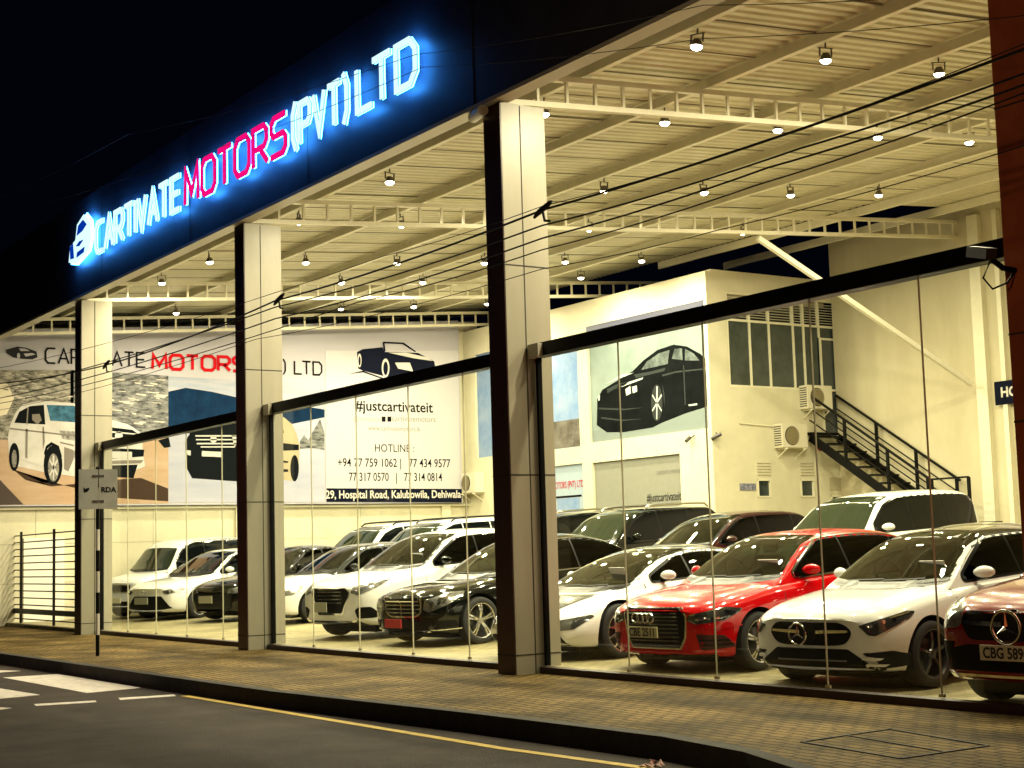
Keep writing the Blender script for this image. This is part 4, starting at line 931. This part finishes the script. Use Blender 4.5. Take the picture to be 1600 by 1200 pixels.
        di=me.materials.find(dark_m.name)
        for p in me.polygons:
            c=p.center
            if c0+.22<c.x<S['roof'][-1][0]-.1 and abs(c.y)<yb*.93 and c.z>pch(S['top'],c.x)-.10: p.material_index=di
        zt0=pch(S['top'],c0+.6); lth=mat('seat_leather',(.035,.03,.022),.6)
        if S['W']>1.81: lth=mat('seat_leather_tan',(.14,.10,.05),.6)
        for yy in (-.37,.37):
            st_=empty('front_seat',(c0+1.15,yy,zt0)); st_.parent=T
            MB().beam((.10,0,-.12),(.22,0,.22),.44,.12,(1,0,0)).build('backrest',lth,st_,bevel=.03); MB().beam((.24,0,.24),(.27,0,.40),.24,.08,(1,0,0)).build('headrest',lth,st_,bevel=.03)
        MB().beam((c0+2.05,0,zt0-.1),(c0+2.2,0,zt0+.2),1.15,.14,(1,0,0)).build('rear_seat',lth,T,bevel=.03)
        box(c0+.30,c0+.62,-yb*.84,yb*.84,zt0-.12,zt0+.03).build('dashboard',plastic,T,bevel=.03)
        o_=ring_obj('steering_wheel',T,(0,0,0),.17,.014,plastic,24); o_.location=(c0+.74,.37,zt0+.07); o_.rotation_euler=(0,R(-22),0)
        box(xh-.16,xh-.13,-.11,.11,zh-.10,zh-.03).build('rear_view_mirror',plastic,T,bevel=.01)
        if det>1: 
            o_=box(-.003,.003,-.15,.15,0,.20).build('price_card',mat('card_white',(.7,.7,.62),.6),T); o_.location=(c0+.50,-.42,zt0+.035); o_.rotation_euler=(0,R(-25),0)
    if det>0:
        add('wiper_cowl',[[(-wb_,zc+.02),(-wb_*.5,zc-.012),(wb_*.5,zc-.012),(wb_,zc+.02),(wb_*.98,zc+.05),(wb_*.5,zc+.02),(-wb_*.5,zc+.02),(-wb_*.98,zc+.05)]],0,plastic,.009,False)
        for s0,s1 in ((-.55,.02),(.02,.6)):
            q=ribbon([(s0*.8,zc+.03),(s1*.8,zc+.045)],.010)[0]; add('wiper',[[p[:] for p in q]],0,rubber,.012,False)
    # rear window and tail light (seen only a little)
    zt_=pch(S['top'],S['roof'][-1][0]); add('rear_window',[rounded([(-S['roofw']*.8,H-.16),(S['roofw']*.8,H-.16),(S['roofw']*.95,zt_+.08),(-S['roofw']*.95,zt_+.08)],.05)],180,gmd,.005,False)
    add('tail_light',[rounded([(-.85*S['W']/2,zt_-.22),(-.6*S['W']/2,zt_-.22),(-.6*S['W']/2,zt_-.08),(-.85*S['W']/2,zt_-.06)],.03)],180,mat('tail_red',(.35,.01,.01),.15,coat=1),.006)
    # seams, sill, handles
    if det>1:
        x0=S['oh']+S['r']+.16; xp=cuts[1]; sm=mat('panel_gap',(.015,.015,.015),.8)
        zl=.33; segs=[[(x0+.02,at_x(lo,xa)-.02),(x0-.02,.7),(x0+.02,zl)],[(xp+.01,at_x(lo,xp)-.01),(xp+.03,.65),(xp,zl)],[(x0+.02,zl),(S['oh']+S['wb']-S['r']-.16,zl)]]
        q=[]
        for s_ in segs: q+=[[p[:] for p in z] for z in ribbon(s_,.010)]
        add('door_seam',q,90,sm,.002,skirt=0)
        zh_=at_x(lo,xp)-.13; q=[rounded([(xp-.30,zh_-.018),(xp-.10,zh_-.018),(xp-.10,zh_+.018),(xp-.30,zh_+.018)],.015)]
        if kind!='coupe': q.append(rounded([(xp+.72,zh_),(xp+.92,zh_),(xp+.92,zh_+.036),(xp+.72,zh_+.036)],.015))
        add('door_handle',q,90,paint,.03)
        if 0: add('bonnet_seam',[[p[:] for p in z] for z in ribbon([(.50*S['W']/2,pch(S['top'],.12)-.045),(.80*S['W']/2,pch(S['top'],.5)-.035)],.008)],0,sm,.002,skirt=0)
    add('sill_trim',[[(S['oh']+S['r']+.08,S['bot'][2][1]+.01),(S['oh']+S['wb']-S['r']-.08,S['bot'][2][1]+.01),(S['oh']+S['wb']-S['r']-.08,S['bot'][2][1]+.09),(S['oh']+S['r']+.08,S['bot'][2][1]+.09)]],90,plastic,.006)
    # mirrors
    mz=at_x(lo,xa)+.07; mxp=xa+.18; W2=S['W']/2
    for s in (-1,1):
        mb=MB(); prof=[]
        base=S['plan'][7][1]*W2*.93; yc=base+.13
        for i in range(9):
            t=i/8; rad=math.sin(math.pi*min(1,max(0,.08+t*.86)))**.55
            prof.append((Vector((mxp-.05+.05*t,s*(base-.02+.19*t),mz+.0)),rad))
        b=len(mb.v); n=14
        for c,rd in prof:
            for k in range(n):
                a=2*math.pi*k/n; mb.v.append((c.x+.075*rd*math.cos(a)*(1 if math.cos(a)<0 else .5),c.y,c.z+(.066 if math.sin(a)>0 else .058)*rd*math.sin(a)))
        for i in range(8):
            for k in range(n): mb.f.append((b+i*n+k,b+i*n+(k+1)%n,b+(i+1)*n+(k+1)%n,b+(i+1)*n+k))
        mb.f.append(tuple(b+k for k in range(n))); mb.f.append(tuple(b+8*n+k for k in range(n)))
        mo=mb.build('wing_mirror',mirror_m or paint,T,True)
        MB().beam((mxp,s*(base-.08),mz-.075),(mxp-.02,s*(base+.10),mz-.045),.06,.035).build('mirror_arm',plastic,mo)
    box(.45,S['L']-.4,-W2+.28,W2-.28,.12,S['bot'][2][1]+.06).build('underbody_shade',mesh_dark,T)
    # wheels
    tr=W2-.115
    for ax in (S['oh'],S['oh']+S['wb']):
        for s in (-1,1):
            if det==0 and s>0: continue
            wheel('wheel',T,ax,s*tr,S['r'],S['r'],S['r']*S.get('rimk',.72),wheels[0],s,.225,wheels[1])
    # dark underbody block, added in place of the shade beneath the car
    if rails:
        for s in (-1,1):
            pts=[(x,s*S['roofw']*.93,pch(S['roof'],x)+.02) for x in [xh+.15+k*(S['roof'][-3][0]-xh-.3)/8 for k in range(9)]]; pts=[(pts[0][0]-.1,pts[0][1],pts[0][2]-.06)]+pts+[(pts[-1][0]+.1,pts[-1][1],pts[-1][2]-.07)]
            MB().tube(pts,.022,8).build('roof_rail',plastic if rails==1 else alloy,T,True)
    if front: front(S,T,add,paint)
    return T
def fp(paintname,c,**k): return mat(paintname,c,.25,coat=1,spec=.1,**k)
W1=fp('white_paint',(.80,.81,.80)); W2p=fp('pearl_white_paint',(.80,.80,.76)); K1=fp('black_paint',(.004,.005,.004)); K2=fp('black_metallic_paint',(.022,.024,.022)); RD=fp('red_paint',(.52,.0,.003)); RD2=fp('deep_red_paint',(.22,.004,.004)); MR=fp('maroon_paint',(.030,.006,.005)); 
MATS['black_paint'].node_tree.nodes['Principled BSDF'].inputs['Roughness'].default_value=.08
lens=mat('lamp_cluster',(.5,.5,.47),.15,metal=.6,coat=1,c2=(.05,.05,.05),nscale=9)
lens_dk=mat('dark_lamp_cluster',(.05,.052,.05),.12,metal=.3,coat=1); reflr=mat('lamp_reflector',(.85,.85,.8),.12,metal=1)
mesh_dark=mat('grille_black',(.005,.005,.005),.4,spec=.2)
def lamps(add,poly,phi,bright=True,elems=(),m=None,lo=.46,hi=1.06):
    a=min(p[0] for p in poly); b=max(p[0] for p in poly); mp=lambda q:[(lo+(x-a)*(hi-lo)/(b-a),z) for x,z in q]
    poly=mp(poly); elems=[mp(q) for q in elems]
    add('headlight',[rounded(poly,.02)],phi,m or (lens if bright else lens_dk),.008,step=.04)
    if elems: add('headlight_element',elems,phi,reflr,.014,step=.04)
def bars(add,zs,w,m,th=.02,off=.02,bow=None,nm='grille_bar'):
    add(nm,[[(-w(z),z-th/2),(w(z),z-th/2),(w(z),z+th/2),(-w(z),z+th/2)] for z in zs],0,m,off,False)
def front_generic(S,T,add,paint):
    h=S['top'][0][1]; s=S['W']/2
    lamps(add,[(.50*s+.0,h-.10),(.98*s,h-.03),(1.08*s,h+.03),(1.1*s,h+.0),(.98*s,h-.14),(.6*s,h-.17)],32,True)
    add('grille',[rounded([(-.5*s,h-.06),(.5*s,h-.06),(.46*s,h-.22),(-.46*s,h-.22)],.03)],0,mesh_dark,.006,False)
    bars(add,[h-.09,h-.15,h-.20],lambda z:.46*s,chrome,.016)
    add('lower_intake',[rounded([(-.6*s,.42),(.6*s,.42),(.7*s,.28),(-.7*s,.28)],.03)],0,mesh_dark,.006,False)
    plate_obj(T,-.07,.45,None,mat('plate_dim',(.55,.52,.36),.5))
def front_audi(S,T,add,paint):
    oc=[(-.40,.735),(.40,.735),(.47,.66),(.44,.42),(.36,.30),(-.36,.30),(-.44,.42),(-.47,.66)]
    add('grille_frame',[rounded([(a*1.06,(b-.52)*1.07+.52) for a,b in oc],.02)],0,chrome,.010,False)
    add('grille',[rounded(oc,.02)],0,mesh_dark,.016,False)
    bars(add,[.695-.045*k for k in range(9)],lambda z:.38-.0*z,mat('grille_gloss',(.02,.02,.02),.15,coat=1),.018,.026)
    for k in range(4): ring_obj('badge_ring',T,(-.085,-.115+.0767*k,.645),.052,.0085,chrome)
    plate_obj(T,-.085,.49,'CBE 2511',mat('plate_yellow',(.52,.47,.26),.5))
    lamps(add,[(.50,.60),(.62,.56),(1.02,.60),(1.22,.68),(1.24,.71),(1.02,.735),(.52,.665)],38,False,[rounded([(.62,.60),(.98,.615),(1.0,.635),(.62,.625)],.01),rounded([(1.0,.62),(1.17,.68),(1.0,.71),(1.03,.66)],.02),rounded([(.60,.655),(.80,.665),(.78,.69),(.58,.68)],.01),rounded([(.52,.607),(.62,.567),(.63,.577),(.535,.615)],.004),rounded([(.54,.655),(.58,.66),(1.0,.722),(1.0,.733),(.54,.668)],.004)])
    add('side_intake',[rounded([(.60,.46),(.90,.44),(.98,.30),(.66,.28)],.03)],22,mat('intake_dark_red',(.05,.004,.004),.5),.006)
    add('intake_slat',[[(.66,.40),(.93,.39),(.94,.375),(.66,.385)],[(.66,.35),(.96,.34),(.96,.325),(.66,.335)]],22,mesh_dark,.014)
    add('front_lip',[[(-.72,.205),(.72,.205),(.75,.235),(-.75,.235)]],0,K1,.012,False)
    add('bumper_crease',[[p[:] for p in z] for z in ribbon([(.54,.525),(.9,.515),(1.05,.53)],.012)],30,RD,.012)
def front_a(S,T,add,paint):
    gr=rounded([(-.40,.69),(.40,.69),(.52,.60),(.44,.48),(.30,.46),(-.30,.46),(-.44,.48),(-.52,.60)],.07)
    add('grille_frame',[[(a*1.03,(b-.58)*1.06+.58) for a,b in gr]],0,paint,.006,False); add('grille',[gr],0,mesh_dark,.012,False)
    add('grille_blade',[rounded([(.10,.575),(.46,.59),(.48,.60),(.46,.615),(.10,.61)],.008)],0,chrome,.03)
    star(T,-.085,0,.585,.105,chrome)
    add('badge_disc',[ellipse(0,.585,.10,.10)],0,plastic,.016,False)
    lamps(add,[(.48,.655),(.57,.565),(.64,.555),(.97,.70),(1.02,.755),(.94,.765),(.7,.71)],36,False,[[(.57,.60),(.60,.57),(.62,.575),(.585,.625)],[(.78,.705),(.96,.745),(.97,.755),(.78,.72)]],lo=.54,hi=1.08)
    add('headlight_glint',[ellipse(x,z,.018,.018,8) for x,z in ((.66,.65),(.72,.665),(.78,.68),(.88,.70))],36,reflr,.014)
    li=rounded([(-.44,.43),(.44,.43),(.52,.38),(.76,.235),(.70,.215),(-.70,.215),(-.76,.235),(-.52,.38)],.02)
    add('lower_intake',[li],0,mesh_dark,.006,False)
    add('intake_blade',[[(-.42,.31),(.42,.31),(.42,.325),(-.42,.325)]],0,mat('grey_blade',(.2,.2,.2),.3),.02,False)
    add('side_intake',[rounded([(.60,.395),(.88,.41),(1.0,.36),(1.06,.26),(.70,.235),(.76,.30)],.03)],20,mesh_dark,.006)
    add('intake_fin',[rounded([(.60,.335),(.76,.325),(.80,.345),(.66,.365)],.01),rounded([(.64,.275),(.80,.27),(.84,.285),(.66,.30)],.01)],20,paint,.03)
    add('front_lip',[[(-.80,.185),(.80,.185),(.84,.215),(-.84,.215)]],0,chrome,.02,False)
    plate_obj(T,-.09,.40,None,mesh_dark,bw=.44,bh=.10)
def front_redm(S,T,add,paint):
    gr=rounded([(-.50,.86),(.50,.86),(.56,.77),(.48,.62),(-.48,.62),(-.56,.77)],.06)
    add('grille',[gr],0,mesh_dark,.010,False)
    add('grille_blade',[rounded([(.12,.735),(.50,.75),(.52,.765),(.50,.785),(.12,.775)],.01)],0,chrome,.03)
    star(T,-.09,0,.745,.135,chrome)
    add('badge_disc',[ellipse(0,.745,.13,.13)],0,plastic,.016,False)
    lamps(add,[(.52,.80),(.60,.72),(.82,.70),(1.10,.86),(1.22,.97),(1.05,.98),(.60,.90)],36,True)
    add('lower_intake',[rounded([(-.78,.52),(-.5,.58),(.5,.58),(.78,.52),(.72,.36),(-.72,.36)],.04)],0,mesh_dark,.008,False)
    add('side_intake',[rounded([(.62,.60),(.95,.60),(.95,.42),(.72,.42)],.03)],24,mesh_dark,.008)
    add('front_lip',[[(-.78,.30),(.78,.30),(.82,.335),(-.82,.335)]],0,chrome,.02,False)
    plate_obj(T,-.10,.535,'CBG 5896',mat('plate_silver',(.58,.55,.42),.5),bw=.50,bh=.125)
def front_s(S,T,add,paint):
    add('grille_frame',[rounded([(-.46,.76),(.46,.76),(.43,.50),(.30,.44),(-.30,.44),(-.43,.50)],.05)],0,chrome,.010,False)
    add('grille',[rounded([(-.43,.735),(.43,.735),(.40,.51),(.28,.465),(-.28,.465),(-.40,.51)],.05)],0,mesh_dark,.018,False)
    bars(add,[.69,.63,.57,.515],lambda z:.41 if z>.52 else .36,chrome,.02,.03)
    add('grille_bar',[[(-.01,.47),(.01,.47),(.01,.73),(-.01,.73)]],0,chrome,.034,False)
    lamps(add,[(.46,.56),(.60,.52),(.95,.62),(1.20,.74),(1.22,.80),(.98,.80),(.50,.70)],36,True,[rounded([(.56,.58),(.72,.60),(.70,.68),(.56,.65)],.03),rounded([(.78,.62),(.96,.67),(.96,.75),(.78,.72)],.03)])
    add('lower_intake',[rounded([(-.50,.40),(.50,.40),(.58,.27),(-.58,.27)],.03)],0,mesh_dark,.006,False)
    add('side_intake',[rounded([(.62,.40),(.98,.40),(1.0,.30),(.68,.28)],.03)],24,mesh_dark,.006)
    add('bumper_chrome',[[(.62,.255),(1.05,.265),(1.05,.28),(.62,.27)]],24,chrome,.014); bars(add,[.245],lambda z:.6,chrome,.018,.014,nm='bumper_chrome')
    plate_obj(T,-.085,.37,None,mat('plate_red',(.45,.03,.03),.5),bw=.40,bh=.13)
    ring_obj('bonnet_badge',T,(.10,0,.82),.035,.005,chrome)
def front_pug(S,T,add,paint):
    add('grille_frame',[rounded([(-.44,.86),(.44,.86),(.50,.76),(.36,.56),(.33,.42),(-.33,.42),(-.36,.56),(-.50,.76)],.05)],0,chrome,.008,False)
    add('grille',[rounded([(-.42,.85),(.42,.85),(.47,.75),(.33,.56),(.29,.45),(-.29,.45),(-.33,.56),(-.47,.75)],.05)],0,mesh_dark,.016,False)
    bars(add,[.80,.74,.68,.62],lambda z:.30,mat('grille_gloss2',(.04,.04,.04),.2,coat=1),.02,.026)
    lamps(add,[(.42,.78),(.62,.74),(1.0,.84),(1.22,.96),(1.05,.95),(.48,.87)],34,True)
    add('side_intake',[rounded([(.58,.50),(.66,.55),(.86,.55),(.96,.42),(.90,.37),(.64,.37)],.03)],18,mesh_dark,.008)
    add('bumper_skid',[rounded([(-.66,.36),(-.45,.32),(.45,.32),(.66,.36),(.6,.31),(-.6,.31)],.01)],0,chrome,.02,False)
    add('lower_valance',[rounded([(-.68,.33),(.68,.33),(.72,.26),(-.72,.26)],.02)],0,plastic,.01,False)
    plate_obj(T,-.08,.56,None,mat('plate_grey',(.34,.34,.26),.5),y=.10,bw=.34,bh=.16)
def front_corolla(S,T,add,paint):
    lamps(add,[(.30,.665),(.42,.60),(.95,.64),(1.18,.74),(1.10,.76),(.46,.70)],32,True,[rounded([(.5,.63),(.68,.645),(.68,.68),(.5,.665)],.02)])
    add('lower_intake',[rounded([(-.44,.56),(.44,.56),(.74,.26),(.60,.225),(-.60,.225),(-.74,.26)],.02)],0,mesh_dark,.010,False)
    ring_obj('badge_ring',T,(-.07,0,.66),.055,.01,chrome,24)
    add('bumper_blade',[rounded([(.40,.24),(.74,.30),(.80,.27),(.66,.21)],.01)],0,paint,.03)
    add('bumper_line',[[(-.7,.205),(.7,.205),(.72,.225),(-.72,.225)]],0,W1,.02,False)
    plate_obj(T,-.075,.47,None,mat('plate_grey2',(.24,.24,.18),.5),bw=.42,bh=.15)
def front_blk(S,T,add,paint):
    add('grille',[rounded([(-.62,.62),(.62,.62),(.56,.28),(-.56,.28)],.04)],0,mesh_dark,.010,False)
    bars(add,[.58-.045*k for k in range(7)],lambda z:.55,mat('grille_slat',(.10,.10,.09),.25,metal=.6),.012,.018)
    lamps(add,[(.46,.62),(.62,.60),(1.0,.66),(1.2,.76),(1.05,.78),(.5,.70)],34,True)
    plate_obj(T,-.08,.50,None,mat('plate_dim2',(.30,.28,.2),.5),bw=.42,bh=.15)
def front_i8(S,T,add,paint):
    lamps(add,[(.52,.46),(.60,.40),(.90,.42),(1.12,.56),(1.08,.58),(.62,.52)],32,False)
    for s in (-1,1):
        pass
    add('kidney_grille',[rounded([(.03,.50),(.36,.49),(.40,.43),(.34,.38),(.05,.39)],.03)],0,mesh_dark,.012)
    add('grille_frame',[rounded([(.015,.515),(.38,.505),(.425,.43),(.35,.365),(.03,.375)],.03)],0,alloy,.007)
    add('lower_intake',[rounded([(-.7,.34),(.7,.34),(.76,.22),(-.76,.22)],.03)],0,mesh_dark,.006,False)
    # black bonnet band
    add('bonnet_panel',[rounded([(-.42,.62),(.42,.62),(.62,.80),(-.62,.80)],.05)],0,K2,.006,False)
    ring_obj('badge_ring',T,(-.03,0,.545),.04,.008,chrome,24)
A_=lambda L:dict(L=L)
# front row, from right to left
car('suv','parked_car',(-8.42,.35),4,RD2,'deep red car with star grille at the right edge, half out of the photo','car',2,dict(L=4.45),front_redm,wheels=('five',alloy_dark))
car('hatch','parked_car',(-11.15,.62),6,W1,'white hatchback with star grille and black roof between the two red cars','car',2,dict(L=4.42,wb=2.73,gh=.89),front_a,wheels=('five',alloy_dark),roofm=K1,mirror_m=W1)
car('hatch','parked_car',(-13.70,.72),6,RD,'bright red hatchback with four ring badge and plate CBE 2511','car',2,None,front_audi,wheels=('twin',alloy),chrome_line=True)
car('coupe','parked_car',(-16.35,.70),4,W1,'low white sports coupe with black roof right of the middle column','car',2,None,front_i8,wheels=('multi',alloy),roofm=K2)
car('sedan','parked_car',(-20.3,1.2),7,K1,'black luxury saloon with chrome slatted grille and small red plate','car',2,dict(L=5.1,W=1.9,wb=3.03,oh=.84,r=.35,roof=[(1.32,.95),(1.6,1.09),(1.95,1.27),(2.25,1.40),(2.65,1.475),(3.1,1.485),(3.6,1.43),(4.05,1.28),(4.4,1.12),(4.65,.99)]),front_s,wheels=('twin',alloy),chrome_line=True)
car('suv','parked_car',(-22.9,1.35),12,W2p,'white family crossover with tall dark grille and black mirrors beside the black saloon','car',2,dict(r=.34),front_pug,wheels=('five',alloy),mirror_m=K1)
car('hatch','parked_car',(-28.6,2.6),4,W1,'white hatchback with black cabin half hidden behind the second column','car',1,dict(L=4.35),front_generic,wheels=('seven',alloy_dark),cabin=K2,mirror_m=K2)
car('sedan','parked_car',(-31.0,2.6),18,K1,'black saloon with wide slatted grille left of the second column','car',1,None,front_blk,wheels=('seven',alloy))
car('sedan','parked_car',(-33.8,2.2),22,W2p,'white saloon with wide dark lower intake behind the left glass','car',1,dict(L=4.6,W=1.78,roofw=.6),front_corolla,wheels=('five',alloy))
car('van','parked_van',(-35.9,2.3),20,W1,'boxy white small van with upright windscreen nearest the left end wall','van',1,dict(L=4.1,W=1.72),front_generic,wheels=('five',alloy),dark_side=True)
# back row
car('big','parked_suv',(-34.2,6.2),10,W1,'white estate car with dark roof rails under the banner, left of its pair','car',0,dict(),None,rails=1)
car('big','parked_suv',(-31.2,6.1),10,W1,'white estate car with dark roof rails under the banner, right of its pair','car',0,dict(),None,rails=1)
car('big','parked_suv',(-28.3,7.0),8,K1,'black off roader right of the middle column, left of its larger neighbour','car',0,None,None,rails=2,dark_side=True)
car('big','parked_suv',(-25.1,6.9),6,K1,'large black off roader with bright roof rail in front of the office','car',1,dict(L=5.1),None,rails=2,dark_side=True)
car('suv','parked_suv',(-22.0,6.8),4,MR,'dark maroon crossover behind the bright red hatchback','car',1,None,front_generic)
car('big','parked_suv',(-18.4,6.8),4,W2p,'white people carrier with dark rear windows in front of the stairs','car',1,dict(L=5.0),front_generic,dark_side=True)
car('coupe','parked_car',(-15.2,5.7),4,K2,'low dark car peeking out between the red and the white hatchbacks','car',0,None,front_generic)
# ---------------------------------------------------------------- street sign and pole
sp=empty('road_sign',(-24.0,-2.15,0),0,label='small grey twin sign plate reading RDA on a black and white striped pole',cat='road sign')
mb=MB(); mw=MB(); 
for k in range(9):
    z0=k*.33; (mb if k%2==0 else mw).tube([(0,0,z0),(0,0,min(3,z0+.33))],.03,14)
mb.build('pole_dark_band',black_m,sp,True); mw.build('pole_white_band',mat('pole_white',(.55,.52,.45),.5),sp,True)
vdir=Vector((0,-10.16,0))-Vector((-24,-2.15,0)); ang=math.atan2(vdir.y,vdir.x)
def plate(nm,y0,y1,z0,z1,m,dx):
    o=box(dx,dx+.006,y0,y1,z0,z1).build(nm,m,sp,bevel=.002); o.rotation_euler=(0,0,ang+R(8)); return o
pg=mat('sign_grey',(.33,.32,.28),.55,noise=.1,nscale=6)
plate('sign_plate',-.30,.0,2.30,2.93,pg,.046); plate('sign_plate',.012,.30,2.30,2.93,pg,.046)
rt=empty('x',(0,0,0)); bpy.data.objects.remove(rt)
tt=text('lettering','RDA',.115,ink,sp,(.056,.16,2.60),(0,1,0),(0,0,1),bold=.004); tt.rotation_euler=(0,0,ang+R(8))
mk=MB().prism([(-.22,2.56),(-.17,2.57),(-.13,2.62),(-.15,2.64),(-.2,2.62),(-.23,2.65)],lambda a,b,t:(.053+t,a,b),.002).build('emblem',ink,sp); mk.rotation_euler=(0,0,ang+R(8))
mb=MB()
for z in (2.42,2.82): mb.box(.04,.062,-.09,.09,z-.02,z+.02)
o=mb.build('clamp',alloy,sp); o.rotation_euler=(0,0,ang+R(8))
# ---------------------------------------------------------------- overhead cables
wire_m=mat('cable',(.006,.006,.006),.7)
def wire(pts,r,label,cat='cable',grp='overhead cables along the street'):
    P=[]
    for i in range(len(pts)-1):
        a=Vector(pts[i]); b=Vector(pts[i+1])
        for k in range(10): t=k/10; q=a.lerp(b,t); q.z-=.10*4*t*(1-t)*(b-a).length/12; P.append(q)
    P.append(Vector(pts[-1])); o=MB().tube(P,r*.75,6).build('overhead_cable',wire_m,None,True); tag(o,label,cat,grp)
U=lambda u,v:un(u,v,1,-1.2)
for pts,r,lb in [([(1640,62),(848,328),(430,470),(160,572),(-60,602)],.016,'thickest overhead cable with clamps, crossing the columns'),
 ([(1640,100),(1250,232),(848,352),(430,480),(-60,618)],.012,'overhead cable just below the thick one'),
 ([(1640,118),(1200,262),(848,372),(430,498),(-60,632)],.012,'third overhead cable from the top'),
 ([(1640,130),(1180,290),(848,390),(560,472),(-60,640)],.009,'lowest of the dark overhead cables in the bundle'),
 ([(1640,52),(1200,218),(848,322),(600,400),(-60,585)],.006,'thin overhead wire above the thick cable'),
 ([(1640,215),(1120,360),(848,420),(400,530),(-60,650)],.006,'lowest thin overhead wire, well below the bundle'),
 ([(1640,-20),(1100,8),(650,85),(200,210),(-60,330)],.005,'thin overhead wire crossing in front of the lit sign, upper one'),
 ([(1640,20),(1100,60),(660,105),(280,250),(-60,345)],.005,'thin overhead wire crossing in front of the lit sign, lower one')]:
    wire([U(*p) for p in pts],r,lb)
for i,(u,v) in enumerate(((848,328),(436,468),(166,570))):
    p=U(u,v); c=empty('cable_clamp',p,0,label=['black cable clamp in front of the middle column','black cable clamp beside the second column','black cable clamp beside the left column'][i],cat='cable clamp',group='clamps on the overhead cables')
    MB().tube([(-.16,0,-.05),(-.07,0,-.01),(.08,0,.03),(.16,0,.06)],[.015,.03,.03,.015],8).build('body',wire_m,c,True); MB().tube([(0,0,-.02),(.03,0,-.12),(.12,0,-.14)],.015,6).build('hook',wire_m,c)
scene.render.engine='CYCLES'
